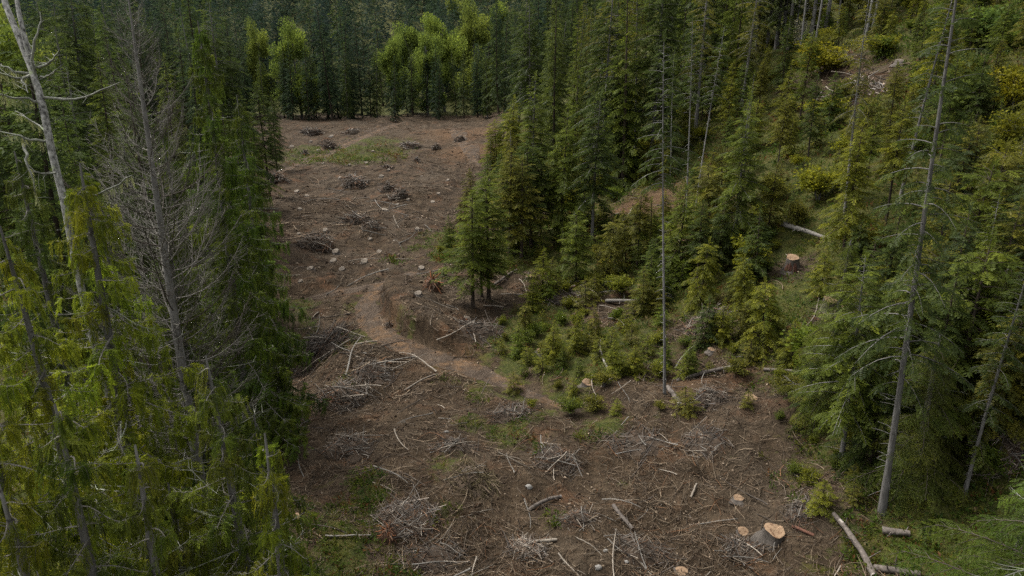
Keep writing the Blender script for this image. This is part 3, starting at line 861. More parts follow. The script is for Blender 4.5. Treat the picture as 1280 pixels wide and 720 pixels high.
def near_tree(name, label, cat, base, Ht, Rm, nb, lib, color, seed, r0=.14, c0=.04, bark=BARK_GREY, bare=14, elev=(0.15, -.35), shape=.75, z_min=None, group=None, jitter=.32):
    """tree whose boughs are parts of their own (only from Z_MIN up: lower ones are out of the picture)"""
    r = np.random.default_rng(seed)
    root = thing(name, label, cat, base, group)
    tp = trunk_pts(r, Ht, .006, .012, 12)
    g = Geo(); u = np.linspace(0, 1, 12)
    g.add(*tubes(tp, r0 * (1 - u) ** .75 + .014, 9))
    obj("trunk", g.mesh(name + "_trunk", [bark]), root)
    t = (np.arange(nb) + r.uniform(0, 1, nb)) / nb
    for i in range(nb):
        z = c0 + (1 - c0) * t[i] * .985
        if z_min is not None and z * Ht + base[2] < z_min: continue
        L = Rm * ((1 - t[i]) ** shape + .05) * r.uniform(.7, 1.18)
        o = obj("bough", lib[r.integers(len(lib))], root, on_poly(tp, z), tuple(np.array(color) * r.uniform(1 - jitter, 1 + jitter) * np.array([r.uniform(.88, 1.15), 1, 1])))
        el = elev[1] + (elev[0] - elev[1]) * t[i] + r.uniform(-.12, .12)
        sx = L / 2.0; sy = max(.55, min(1.15, sx ** .5))
        o.rotation_euler = (r.uniform(-.15, .15), -el, i * 2.39996 + r.uniform(-.4, .4))
        o.scale = (sx, sy, sy)
    for i in range(bare):
        z = r.uniform(max(.02, (z_min - base[2]) / Ht if z_min else .05), .85)
        L = Rm * ((1 - z) ** .6) * r.uniform(.7, 1.3)
        o = obj("branch", CBare[r.integers(len(CBare))], root, on_poly(tp, z))
        o.rotation_euler = (0, r.uniform(-.25, .2), r.uniform(0, 6.3)); o.scale = (L / 2, L / 2.4, L / 2.4)
    return root

def gnd(x, y):
    return np.array([x, y, H(x, y)])

def cam_ground(px, py, depth):
    p = cam_pt(px, py, depth)
    return gnd(p[0], p[1]), p[2]

def near(px, py_top, depth, **kw):
    b, zt = cam_ground(px, py_top, depth)
    return near_tree(base=b, Ht=zt - b[2], **kw)

near(92, 205, 12.0, name="cedar_tree", label="foreground cedar drooping yellow green sprays round a grey trunk, left of the bare dead tree", cat="tree", Rm=2.7, nb=88, lib=CB, color=CG, seed=1, r0=.17, z_min=2.5, group="foreground cedars", bare=26)
near(268, 440, 11.5, name="cedar_tree", label="low foreground cedar whose bright bough tips reach out over the slash", cat="tree", Rm=2.1, nb=60, lib=CB, color=(.085, .115, .018), seed=2, z_min=1.5, group="foreground cedars", bare=20)
near(6, 280, 10.0, name="cedar_tree", label="cedar at the left border below the lichened snag", cat="tree", Rm=2.1, nb=64, lib=CB, color=CG, seed=3, z_min=3.0, group="foreground cedars", bare=12)
near(60, 500, 9.0, name="cedar_tree", label="bottom left cedar with crowded hanging sprays", cat="tree", Rm=2.0, nb=56, lib=CB, color=(.066, .096, .016), seed=4, z_min=3.5, group="foreground cedars", bare=12)
near(160, 560, 9.5, name="cedar_tree", label="lowest foreground cedar in front of the grey trunk", cat="tree", Rm=1.5, nb=40, lib=CB, color=(.085, .112, .017), seed=5, z_min=3.0, group="foreground cedars", bare=10)
near(-70, 380, 9.0, name="cedar_tree", label="cedar cut by the left border whose boughs hang into the lower left", cat="tree", Rm=2.6, nb=70, lib=CB, color=CG, seed=31, z_min=2.0, group="foreground cedars", bare=8)
near(8, 600, 8.5, name="cedar_tree", label="small cedar in the bottom left corner", cat="tree", Rm=1.9, nb=52, lib=CB, color=(.10, .12, .015), seed=32, z_min=2.0, group="foreground cedars", bare=6)
near(215, 600, 12.0, name="cedar_tree", label="low dark cedar under the bare dead tree", cat="tree", Rm=2.0, nb=52, lib=CB, color=(.08, .105, .015), seed=33, z_min=.5, group="foreground cedars", bare=10)
near(322, 548, 10.8, name="cedar_tree", label="young cedar with bright tips standing furthest out over the bottom left slash", cat="tree", Rm=1.5, nb=44, lib=CB, color=(.125, .16, .018), seed=34, z_min=.5, group="foreground cedars", bare=6)
near(215, 285, 16.5, name="cedar_tree", label="cedar directly behind the bare dead tree's trunk", cat="tree", Rm=2.4, nb=84, lib=CB, color=(.060, .088, .016), seed=6, z_min=1.0, group="foreground cedars", bare=24)
near(120, 250, 17.5, name="cedar_tree", label="darker cedar behind the foreground cedar with the grey trunk", cat="tree", Rm=2.4, nb=72, lib=CB, color=(.055, .08, .016), seed=7, z_min=3.0, group="foreground cedars", bare=10)
near(20, 190, 16.0, name="cedar_tree", label="tall dim cedar behind the lichened snag at the left border", cat="tree", Rm=2.4, nb=64, lib=CB, color=(.055, .08, .016), seed=8, z_min=4.0, group="foreground cedars", bare=10)
near(246, 26, 22.0, name="cedar_tree", label="tall pointed green cedar right of the bare dead tree", cat="tree", Rm=2.5, nb=130, lib=CB, color=(.062, .098, .014), seed=9, z_min=1.0, group="tall cedars at the clearing's left edge", bare=10, shape=.85)
near(292, 118, 27.0, name="cedar_tree", label="shorter green cedar right of the tall pointed cedar", cat="tree", Rm=2.5, nb=90, lib=CB, color=(.052, .085, .014), seed=10, group="tall cedars at the clearing's left edge", bare=8, shape=.85)
near(205, 150, 27.0, name="cedar_tree", label="deep green cedar seen through the bare dead tree's twigs", cat="tree", Rm=2.6, nb=80, lib=CB, color=(.055, .085, .015), seed=11, group="tall cedars at the clearing's left edge", bare=6)
near(318, 520, 15.5, name="cedar_tree", label="dim little cedar in the shade below the thin brown trunks", cat="tree", Rm=1.6, nb=44, lib=CB, color=(.06, .09, .016), seed=12, group="foreground cedars", bare=8)
near(345, 455, 27.0, name="cedar_tree", label="small cedar at the dark gully's edge left of the track", cat="tree", Rm=1.3, nb=34, lib=CB, color=(.055, .085, .016), seed=14, group="foreground cedars", bare=6)
near(1400, 530, 10.5, name="hemlock_tree", label="foreground hemlock reaching fans in from the right border", cat="tree", Rm=3.6, nb=84, lib=HB, color=(.062, .10, .016), seed=15, z_min=3.0, bare=6, elev=(.2, -.2))
near(1285, 625, 12.0, name="hemlock_tree", label="low hemlock with broad fans in the bottom right corner", cat="tree", Rm=2.3, nb=60, lib=HB, color=(.056, .09, .016), seed=16, z_min=.5, bare=6, elev=(.2, -.25))
near(1062, 300, 24.0, name="hemlock_tree", label="hemlock with long fans left of the tall grey trunk, above the exposed slash", cat="tree", Rm=1.6, nb=74, lib=HB, color=(.078, .10, .016), seed=17, bare=10, c0=.01)
near(1180, 420, 20.0, name="hemlock_tree", label="drooping hemlock between the two grey trunks at right", cat="tree", Rm=2.1, nb=62, lib=HB, color=(.068, .088, .016), seed=19, bare=6)
near(1262, 330, 22.0, name="hemlock_tree", label="big drooping hemlock at the right border behind the shorter grey trunk", cat="tree", Rm=2.6, nb=80, lib=HB, color=(.066, .086, .016), seed=20, bare=6)

# ------------------------------------------------------------------ dead trees
def branch_mesh(r, L, curve, nt_, mat, rad=.012, up=.6, sub=.35):
    g = Geo(); s = np.linspace(0, 1, 7)
    P = np.stack([L * s * (1 - .12 * curve * s), L * .04 * np.sin(3 * s + r.uniform(0, 6)), L * (curve * s ** 2.0 * up)], 1)
    g.add(*tubes(P, rad * (1 - .85 * s) + .0025, 4))
    sp = r.uniform(.15, .97, nt_); O = on_poly(P, sp)
    a = np.where(np.arange(nt_) % 2, 1, -1) * r.uniform(.35, .9, nt_)
    D = np.stack([np.cos(a), np.sin(a), r.uniform(-.15, .55, nt_)], 1); l = L * sub * (1.1 - sp) * r.uniform(.6, 1.4, nt_) + .08
    u = np.linspace(0, 1, 4)
    Q = O[:, None] + D[:, None] * (l[:, None] * u)[..., None]; Q[..., 2] += l[:, None] * .25 * u ** 2
    g.add(*tubes(Q, np.broadcast_to((rad * .38 * (1 - .7 * u))[None], (nt_, 4)), 3))
    return g.mesh("dead_branch", [mat])

def dead_tree():
    b, zt = cam_ground(152, -14, 14.0)
    Ht = zt - b[2]
    r = np.random.default_rng(77)
    root = thing("dead_tree", "bare grey dead tree with fine upswept twigs among the left cedars", "dead tree", b)
    tp = trunk_pts(r, Ht, .004, .008, 14); u = np.linspace(0, 1, 14)
    g = Geo(); g.add(*tubes(tp, .15 * (1 - u) ** .8 + .012, 10)); obj("trunk", g.mesh("dead_trunk", [BARK_GREY]), root)
    lib = [branch_mesh(np.random.default_rng(500 + i), 2.0, 1.0, 34, TWIG_GREY if i % 4 else TWIG_DARK, rad=.013) for i in range(8)]
    n = 210
    for i in range(n):
        t = .30 + .69 * ((i + r.uniform()) / n) ** .9
        L = 2.3 * min(1, (1 - t) * 2.2 + .18) * r.uniform(.6, 1.15)
        o = obj("branch", lib[r.integers(8)], root, on_poly(tp, t))
        o.rotation_euler = (r.uniform(-.3, .3), -r.uniform(-.2, .4) - .25 * t, i * 2.39996 + r.uniform(-.3, .3))
        o.scale = (L / 2, L / 2, L / 2)

def snag():
    r = np.random.default_rng(88)
    SD = 12.6 / 9.0
    def cam_pt(px, py, d): return globals()['cam_pt'](px, py, d * SD)
    root = thing("snag", "leaning lichen covered snag with a forked broken top at the left border", "dead tree", (0, 0, 0))
    pts = [(95, 330, 9.3), (78, 250, 9.2), (64, 190, 9.1), (54, 140, 9.0), (47, 112, 9.0), (38, 82, 9.0), (24, 48, 9.0), (10, 10, 9.0), (-4, -30, 9.0)]
    W = np.array([cam_pt(*p) for p in pts])
    base = gnd(W[0][0] + .35, W[0][1] + .2)
    lower = np.linspace(base, W[0], 8)[:-1]
    P = np.concatenate([lower, W]) - base
    P[1:-1, :2] += r.normal(0, .015, (len(P) - 2, 2))
    root.location = base
    u = np.linspace(0, 1, len(P))
    g = Geo(); g.add(*tubes(P, .088 * (1 - .42 * u) + .006 * r.uniform(-1, 1, len(P)), 10)); obj("trunk", g.mesh("snag_trunk", [BARK_LICHEN]), root)
    F2 = np.array([cam_pt(*p) for p in [(41, 88, 9.0), (36, 66, 8.95), (29, 40, 8.9), (23, 12, 8.9), (19, -14, 8.9)]]) - base
    g = Geo(); g.add(*tubes(F2, np.linspace(.055, .032, 5), 8)); obj("fork", g.mesh("snag_fork", [BARK_LICHEN]), root)
    limbs = [[(44, 98, 9), (40, 76, 8.9), (43, 50, 8.8), (50, 32, 8.8), (51, 16, 8.8)], [(47, 84, 9), (58, 80, 8.8), (68, 72, 8.7), (75, 62, 8.6)],
             [(50, 97, 9), (62, 94, 8.8), (71, 86, 8.7)], [(36, 92, 9), (22, 90, 8.9), (8, 84, 8.8), (-10, 78, 8.8)], [(38, 94, 9), (22, 98, 8.8), (8, 92, 8.7), (-12, 86, 8.6)], [(26, 96, 8.8), (31, 106, 8.75), (34, 116, 8.7)],
             [(50, 127, 9), (30, 124, 8.9), (8, 120, 8.8), (-12, 119, 8.7)], [(54, 122, 9), (80, 124, 8.9), (108, 121, 8.7), (124, 114, 8.5), (150, 102, 8.4)],
             [(64, 176, 9.1), (40, 176, 8.9), (22, 169, 8.8), (-10, 160, 8.7)], [(60, 168, 9.1), (46, 155, 9.2), (20, 138, 9.3)], [(30, 180, 8.9), (33, 196, 8.8), (40, 220, 8.8), (47, 250, 8.9)], [(70, 216, 9.1), (50, 218, 9), (38, 211, 8.9)],
             [(78, 250, 9.2), (96, 240, 9), (120, 244, 8.9), (150, 229, 8.7), (165, 218, 8.6)]]
    for k, lp in enumerate(limbs):
        Q = np.array([cam_pt(*p) for p in lp]) - base
        uu = np.linspace(0, 1, 9); Q = np.stack([np.interp(uu, np.linspace(0, 1, len(lp)), Q[:, c]) for c in range(3)], 1)
        Q[1:] += r.normal(0, .012, (8, 3))
        g = Geo(); g.add(*tubes(Q, np.linspace(.03 if len(lp) > 3 else .02, .008, 9), 6))
        n = 7; O = on_poly(Q, r.uniform(.25, 1, n)); D = r.normal(0, 1, (n, 3)) * .14 + np.array([0, 0, -.02])
        g.add(*tubes(np.stack([O, O + D * .5, O + D * 1.0 + r.normal(0, .02, (n, 3))], 1), np.broadcast_to([.007, .005, .002], (n, 3)), 3))
        o = obj("branch", g.mesh("snag_branch", [TWIG_LICHEN]), root)
        if k in (3, 4, 6, 8, 9, 12, 10):
            n = 46; O = on_poly(Q, r.uniform(.1, 1, n)); l = r.uniform(.05, .22, n)
            lg = Geo(); X = np.tile([0, 0, -1.0], (n, 1)) + r.normal(0, .16, (n, 3))
            lg.add(*sprays(CED[0], O, X, r.normal(0, 1, (n, 3)) * [1, 1, .1], l, l * .5), tint=np.repeat(r.uniform(.8, 1.2, n), len(CED[0][0])))
            obj("lichen", lg.mesh("lichen", [LICHEN], False), o, color=(.19, .215, .115))

dead_tree()
snag()

# thin brown trunks at the clearing's left edge
lefts = [(338, 388, 170, 'pole', "thin brown pole trunk standing clear against the bare ground"), (322, 415, 150, 'hem', "dark trunked hemlock beside the dark gully"), (316, 402, 130, 'hem', "hemlock just behind the dark trunked hemlock at the gully"),
         (338, 250, 105, 'fir', "small dark fir on the far left edge of the clearing"), (326, 262, 110, 'hem', "leafy hemlock at the left end of the haul road"), (300, 380, 120, 'cedar_mid', "green cedar crowding the clearing's left edge"),
         (347, 218, 120, 'hem', "dim narrow hemlock where the haul road leaves the clearing"), (352, 470, 420, 'sap', "tiny conifer at the gully's lower rim")]
for i, (px, py, top, k, lab) in enumerate(lefts):
    tree_px(k, i, px, py, top, lab, color=[DG, MG, (.05, .08, .015)][i % 3], group="trees along the clearing's left edge", wide=.8 if k == 'pole' else 1)

# ------------------------------------------------------------------ forest at the back and the sides
placed = []
def free(x, y, dmin):
    for a, b in placed:
        if (a - x) ** 2 + (b - y) ** 2 < dmin * dmin: return False
    placed.append((x, y)); return True

n_left = 0
rl = np.random.default_rng(5)
while n_left < 46:                                    # left stand, behind the foreground cedars
    y = rl.uniform(26, 150); x = -rl.uniform(.36, .86) * y - 3
    if x > -.385 * y - 1.5 or not free(x, y, 3.2): continue
    if y > 60 and x > -.40 * y: continue
    k = ['hem', 'tall', 'cedar_mid', 'tall', 'hem'][n_left % 5]
    hh = rl.uniform(14, 19) if y < 60 else rl.uniform(16, 25)
    c = [DG, BG, (.045, .07, .018)][n_left % 3]
    tree(k, n_left, gnd(x, y), hh, describe("stand conifer", gnd(x, y), hh, c), "tree", "conifers behind the left cedars", color=[DG, BG, (.045, .07, .018)][n_left % 3], name="conifer_tree")
    n_left += 1

for i, (px, dep, hh) in enumerate([(130, 30, 11), (170, 34, 12), (105, 38, 14), (150, 44, 15), (195, 42, 14), (60, 34, 13), (225, 48, 15), (120, 55, 18), (180, 60, 18), (20, 45, 16), (250, 58, 17)]):
    b, _ = cam_ground(px, 300, dep); c = [MG, DG, (.055, .085, .018)][i % 3]; placed.append((b[0], b[1]))
    tree(['cedar_mid', 'hem', 'tall'][i % 3], i, b, hh, describe("stand conifer", b, hh, c), "tree", "conifers behind the left cedars", color=c, name="conifer_tree")

n_b = 0
while n_b < 185:                                      # forest wall behind the clearing and up the slope
    front = n_b < 112
    y = rl.uniform(137, 165) if front else rl.uniform(165, 215); x = rl.uniform(-.66, .10 if front else .5) * y
    d = hill_d(x, y)
    if y < 143 and -.30 * y < x < -6: continue
    if not free(x, y, 2.5 if front else 4.0): continue
    k = 'far' if y > 172 else 'tall'
    hh = rl.uniform(14, 24) if y < 160 else rl.uniform(19, 28)
    if y < 185 and (-.37 < x / y < -.262 or -.185 < x / y < -.02):     # low in front of the leafy trees, so that these stand clear
        hh = min(hh, max(5, h_to(gnd(x, y), rl.uniform(48, 72))))
    tree(k, n_b, gnd(x, y), hh, describe("forest wall conifer", gnd(x, y), hh, [BG, DG, BG, DG][n_b % 4], (6, 12, 17, 22)), "tree", "conifers behind the clearing", color=[BG, DG, (.022, .040, .022), (.036, .055, .02)][n_b % 4], name="conifer_tree")
    n_b += 1

n_s = 0
while n_s < 60:                                       # forest on the upper slope, right of the clearing
    y = rl.uniform(62, 120); x = rl.uniform(-.02, .40) * y
    d = hill_d(x, y)
    if d < 2.5 or not free(x, y, 3.0): continue
    px, py = project((x, y, H(x, y)))
    if px > 940 and py > 66: continue
    hh = rl.uniform(12, 20)
    tree(['tall', 'hem', 'tall', 'sparse'][n_s % 4], n_s, gnd(x, y), hh, describe(['full conifer', 'drooping conifer', 'full conifer', 'thin conifer'][n_s % 4], gnd(x, y), hh, [MG, DG, MG, OL][n_s % 4], (6, 12, 14.5, 17.5)), "tree", "conifers on the upper slope", color=[MG, DG, (.048, .066, .02), OL][n_s % 4], name="conifer_tree")
    n_s += 1

for i, (px, py) in enumerate([(985, 62), (992, 58), (1001, 64), (1012, 56), (1018, 60), (978, 56), (1030, 52), (1082, 48), (1090, 40), (958, 60), (945, 66), (1046, 40), (970, 62), (1006, 50)]):
    loc = at(px, py)
    tree('pole' if i % 3 else 'sparse', i, loc, rl.uniform(17, 22), "bare grey trunk of the tall stand " + where(loc, "bare grey trunk of the tall stand "), "tree", "grey trunks at the top of the slope", color=DG, name="pole_tree", wide=1.5)

bright = [(390, 44, 3, 152, "large round bright green leafy tree behind the clearing", 1.0), (350, 44, 0, 160, "smaller bright green leafy tree left of the large round one", .45), (520, 34, 2, 165, "yellow green leafy tree at the left of the pale grove", .9),
          (560, 26, 1, 172, "leafy tree in the middle of the pale grove", 1.0), (598, 22, 0, 180, "leafy tree at the right of the pale grove", 1.0), (540, 50, 1, 160, "low pale leafy tree in front of the pale grove", .8), (620, 10, 2, 235, "distant pale leafy tree above the grove", 1.1), (580, 6, 0, 240, "distant rounded leafy tree at the grove's upper end", 1.1), (500, 54, 1, 158, "small leafy tree at the foot of the pale grove", .6),
          (40, 20, 0, 70, "yellow green leafy treetop behind the lichened snag", .6), (70, 8, 1, 80, "leafy treetop between the snag and the bare dead tree", .6)]
for i, (px, pyt, v, dist, lab, s) in enumerate(bright):
    a = (px - 640) / FPX
    x, y = a * dist * 1.02, dist
    g = gnd(x, y)
    tree('leafy', v, g, max(6, h_to(g, pyt - 16)), lab, "tree", "bright leafy trees", color=[(.112, .160, .034), (.120, .158, .036), (.102, .148, .034)][i % 3], wide=(.62 * s + .1) * (1.25 if s < .8 else 1))

# bushes
for i, (px, py, top, lab, c, w) in enumerate([
    (1266, 138, 88, "round yellow green bush by the right border on the upper slope", (.15, .15, .012), 1.1), (1026, 92, 54, "yellow bush below the tall grey stand", (.15, .15, .014), 2.0), (1096, 74, 46, "yellow green bush on the upper slope by the pale slash heap", (.14, .15, .016), 1.9),
    (1000, 62, 28, "white blossoming shrub among the grey trunks", (.34, .36, .30), .8), (1150, 590, 545, "leafy green bush right of the tall grey trunk's foot", (.06, .10, .015), 1.3), (1172, 560, 520, "dark leafed bush behind the leafy bush at the trunk's foot", (.045, .08, .015), 1.3),
    (1060, 130, 100, "olive bush beside the pale slash heap", (.08, .09, .018), 1.4), (1200, 150, 95, "green bush on the upper right slope", (.06, .085, .02), 1.5), (1245, 60, 10, "pale green bush near the top right corner", (.06, .10, .025), 1.6), (1180, 60, 20, "green bush left of the top right corner", (.055, .085, .02), 1.5),
    (1225, 590, 550, "low bush behind the shorter grey trunk", (.06, .09, .015), 1.2), (950, 310, 285, "dark bush left of the red sided stump", (.04, .065, .015), 1.6)]):
    loc = at(px, py); tree('bush', i, loc, h_to(loc, top), lab, "bush", color=c, wide=w)

# young growth over the slope
n_y = 0; tries = 0
ry = np.random.default_rng(9)
while n_y < 230 and tries < 6000:
    tries += 1
    y = ry.uniform(20, 85); x = ry.uniform(.02, .80) * y
    d = hill_d(x, y)
    if d < 1.6: continue
    if any((x - c[0]) ** 2 + (y - c[1]) ** 2 < r_ * r_ for c, r_ in OB + KEEP): continue
    if not free(x, y, 1.5): continue
    px, py = project((x, y, H(x, y)))
    if px > 1330 or py > 560 or abs(px - 989) < 30 and 318 < py < 440 or abs(px - 1038) < 20 and 370 < py < 450: continue
    k = ['full', 'fir', 'sap', 'full', 'sap', 'fir'][n_y % 6]
    hh = {'full': ry.uniform(1.8, 4.8), 'fir': ry.uniform(3, 7), 'sap': ry.uniform(1.0, 2.2)}[k]
    c = [MG, YG, OL, YG, DG, (.06, .09, .02), OL][n_y % 7]
    tree(k, n_y, gnd(x, y), hh, describe({'full': 'drooping young conifer', 'fir': 'young fir', 'sap': 'conifer sapling'}[k], gnd(x, y), hh, c), "tree", "regrowth on the right slope", color=c, name="conifer_sapling" if k == 'sap' else "young_conifer")
    n_y += 1

n_k = 0; tries = 0
while n_k < 130 and tries < 5000:
    tries += 1
    y = ry.uniform(22, 95); x = ry.uniform(.05, .78) * y
    q = project((x, y, H(x, y)))
    if abs(q[0] - 989) < 28 and 318 < q[1] < 410: continue
    if hill_d(x, y) < 2.5 or any((x - c[0]) ** 2 + (y - c[1]) ** 2 < r_ * r_ for c, r_ in OB + KEEP) or not free(x, y, 1.3): continue
    c = [(.08, .115, .015), (.115, .125, .016), (.065, .095, .016), (.09, .10, .02), (.125, .14, .014)][n_k % 5]; hh = ry.uniform(.9, 2.1)
    tree('bush', n_k, gnd(x, y), hh, describe('leafy bush', gnd(x, y), hh, c, (1.1, 1.4, 1.9, 9)), "bush", "bushes on the right slope", color=c, wide=ry.uniform(1.1, 1.7))
    n_k += 1

# green bank between the track and the slope, and more firs in the clump at the clearing's edge
n_g = 0
while n_g < 120:
    px, py = ry.uniform(535, 1030), ry.uniform(262, 478)
    loc = at(px, py)
    if abs(px - 989) < 28 and 318 < py < 400: continue
    if not in_poly(np.array([loc[0]]), np.array([loc[1]]), BANK)[0] or any((loc[0] - c[0]) ** 2 + (loc[1] - c[1]) ** 2 < (.7 * r_) ** 2 for c, r_ in OB + KEEP) or not free(loc[0], loc[1], 1.0): continue
    k = ['sap', 'bush', 'full', 'sap', 'bush'][n_g % 5]
    c = [YG, (.10, .12, .016), MG, OL, (.08, .115, .016), (.10, .105, .02), YG][n_g % 7]
    hh = {'sap': ry.uniform(.7, 2.0), 'bush': ry.uniform(.5, 1.3), 'full': ry.uniform(1.5, 3.6)}[k]
    if py > 400: hh *= .75
    tree(k, n_g, loc, hh, describe({'full': 'drooping young conifer', 'bush': 'leafy bush', 'sap': 'conifer sapling'}[k], loc, hh, c, (1.1, 2.0, 3.2, 9)), "bush" if k == 'bush' else "tree", "green regrowth on the bank", color=c, wide=ry.uniform(1.1, 1.6), name={'full': 'young_conifer', 'bush': 'bush', 'sap': 'conifer_sapling'}[k])
    n_g += 1
n_g = 0; tries = 0
while n_g < 64 and tries < 1000:
    tries += 1
    px, py = ry.uniform(640, 1075), ry.uniform(430, 715)
    loc = at(px, py)
    if px < 1075 - (715 - py) * .9 - 330 * (py < 520) or abs(px - 966) < 45 and 600 < py < 715 or 1030 < px < 1100 and py > 630 or not free(loc[0], loc[1], .9): continue
    if veg_mask(np.array([loc[0]]), np.array([loc[1]]))[0] < .35 and n_g % 3: continue
    k = ['sap', 'bush', 'bush'][n_g % 3]; c = [YG, (.10, .12, .016), MG, OL, (.10, .105, .02)][n_g % 5]; hh = ry.uniform(.3, .8) if k == 'bush' else ry.uniform(.5, 1.2)
    tree(k, n_g, loc, hh, describe('leafy bush' if k == 'bush' else 'conifer seedling', loc, hh, c, (.45, .7, 1.0, 9)), "bush" if k == 'bush' else "tree", "seedlings and brush coming up through the slash", color=c, wide=ry.uniform(1.1, 1.7), name='bush' if k == 'bush' else 'conifer_seedling')
    n_g += 1
CLUMP = np.array([at_smooth(*p) for p in [(566, 292), (690, 318), (760, 300), (740, 235), (625, 205)]])
n_g = 0
while n_g < 19:
    loc = at(ry.uniform(560, 770), ry.uniform(200, 322))
    if not in_poly(np.array([loc[0]]), np.array([loc[1]]), CLUMP)[0] or not free(loc[0], loc[1], 1.3): continue
    c = [MG, OL, YG, (.06, .09, .02)][n_g % 4]; hh = ry.uniform(3.0, 8.5) * (.75 if loc[0] < -1 else 1)
    tree(['fir', 'full', 'hem'][n_g % 3], n_g, loc, hh, describe("bushy fir", loc, hh, c), "tree", "young firs at the clearing's edge", color=c, wide=1.25, name="young_fir")
    n_g += 1

# the rest of the hillside, too far to pick apart
def far_forest():
    g = Geo(); r = np.random.default_rng(3)
    n = 1050
    y = r.uniform(196, 390, n); x = r.uniform(-.85, .80, n) * y
    z = height(x, y)
    cols = np.array([(.020, .034, .024), (.026, .042, .024), (.032, .050, .022), (.018, .032, .026)])
    for i in range(n):
        p = PR['far'][i % 4]['crown']
        if i < 4:
            v = np.empty(len(p.vertices) * 3, np.float32); p.vertices.foreach_get("co", v)
            f = np.empty(len(p.polygons) * 4, np.int32); p.loops.foreach_get("vertex_index", f)
            far_forest.c = getattr(far_forest, 'c', {}); far_forest.c[i] = (v.reshape(-1, 3)[: (len(v) // 3)], f.reshape(-1, 4))
        V, F = far_forest.c[i % 4]
        s = r.uniform(.75, 1.15); a = r.uniform(0, 6.3); ca, sa = math.cos(a) * s, math.sin(a) * s
        W = np.stack([V[:, 0] * ca - V[:, 1] * sa + x[i], V[:, 0] * sa + V[:, 1] * ca + y[i], V[:, 2] * s + z[i]], 1)
        c = cols[r.integers(4)] * r.uniform(.8, 1.2)
        g.add(W, F, tint=np.broadcast_to(c * 1.0, (len(W), 3)) * r.uniform(.85, 1.15, (len(W), 1)))
    tag(obj("forest", g.mesh("forest", [FOLV], False)), "dark conifer forest covering the far hillside above the clearing", "forest", kind="stuff")
far_forest()

# ------------------------------------------------------------------ undergrowth, twigs, chips (nobody could count them)
def scatter(n, r0, r1, a0, a1, r, ok):
    rr = np.exp(r.uniform(math.log(r0), math.log(r1), n)); an = np.radians(r.uniform(a0, a1, n))
    x, y = rr * np.sin(an), rr * np.cos(an)
    m = ok(x, y)
    return x[m], y[m]

def surface_normal(x, y):
    e = .3
    hx = (height(x + e, y) - height(x - e, y)) / (2 * e); hy = (height(x, y + e) - height(x, y - e)) / (2 * e)
    return unit(np.stack([-hx, -hy, np.ones_like(hx)], 1))

def undergrowth():
    r = np.random.default_rng(21); g = Geo()
    x, y = scatter(42000, 11, 110, -40, 42, r, lambda x, y: (veg_mask(x, y) + .5 * fbm(x / 1.5, y / 1.5, 91) > .5) & (dist_line(x, y, TRACK) > 1.7))
    z = height(x, y); n = len(x)
    kinds = np.array([(.055, .09, .012), (.078, .092, .013), (.10, .10, .016), (.115, .055, .02), (.04, .07, .014), (.13, .10, .045)])
    pal = kinds[r.choice(6, n, p=[.28, .26, .16, .10, .12, .08])]
    pn = .5 + fbm(x / 3, y / 3, 95)
    m = 13
    sz = r.uniform(.09, .24, n) * (.6 + .8 * pn) * np.clip(np.hypot(x, y) / 40, .75, 1.8)
    O = np.repeat(np.stack([x, y, z], 1), m, 0); S = np.repeat(sz, m)
    a = r.uniform(0, 6.3, n * m); el = r.uniform(.1, 1.25, n * m)
    X = np.stack([np.cos(a) * np.cos(el), np.sin(a) * np.cos(el), np.sin(el)], 1)
    O = O + X * (S * r.uniform(0, 1.6, n * m))[:, None]; O[:, 2] -= .03
    lf = (np.array([(0, 0, 0), (.5, .2, .05), (1, 0, -.12), (.5, -.2, .05)]), np.array([(0, 1, 2, 3)]))
    c = np.repeat(np.repeat(pal, m, 0) * r.uniform(.7, 1.3, (n * m, 1)), 4, 0)
    g.add(*sprays(lf, O, X + r.normal(0, .4, X.shape), np.array([0, 0, 1.0]) + r.normal(0, .6, X.shape), S * r.uniform(.5, 1.1, n * m)), tint=c)
    tag(obj("undergrowth", g.mesh("undergrowth", [FOLV], False)), "low green and rusty undergrowth covering the slope and mossy banks", "undergrowth", kind="stuff")

def twig_batch(g, r, x, y, L, rad, tones, curl=.25, lift=.05, k=5):
    n = len(x); z = height(x, y); Nn = surface_normal(x, y)
    a = r.uniform(0, 6.3, n)
    T = np.stack([np.cos(a), np.sin(a), np.zeros(n)], 1); T = unit(T - Nn * (T * Nn).sum(1, keepdims=True)); S = np.cross(Nn, T)
    u = np.linspace(-.5, .5, k)
    cv = r.normal(0, curl, n); tilt = r.normal(0, .10, n)
    P = np.stack([x, y, z], 1)[:, None] + T[:, None] * (L[:, None] * u)[..., None] + S[:, None] * ((cv * L)[:, None] * (u ** 2 - .08) * 2)[..., None]
    P = P + Nn[:, None] * (rad + lift * r.uniform(0, 1, n) + np.abs(tilt) * L * .35)[:, None, None] + Nn[:, None] * ((tilt * L)[:, None] * u)[..., None]
    Rr = rad[:, None] * np.linspace(1, .35, k)[None]
    V, F = tubes(P, Rr, 3)
    g.add(V, F, tint=np.repeat(tones, 3 * k, 0))

TONES = np.array([(.24, .20, .16), (.30, .26, .21), (.17, .135, .105), (.11, .082, .06), (.19, .17, .15), (.21, .12, .07)])
def bare_ok(x, y):
    return (veg_mask(x, y) + .5 * fbm(x / .9, y / .9, 66) < .68) & (dist_line(x, y, TRACK) > .4 + .8 * vnoise(x, y, 3)) & (dist_line(x, y, FAR_ROAD) > 1.8) & (y < 150) & (x > -.42 * y - 2)

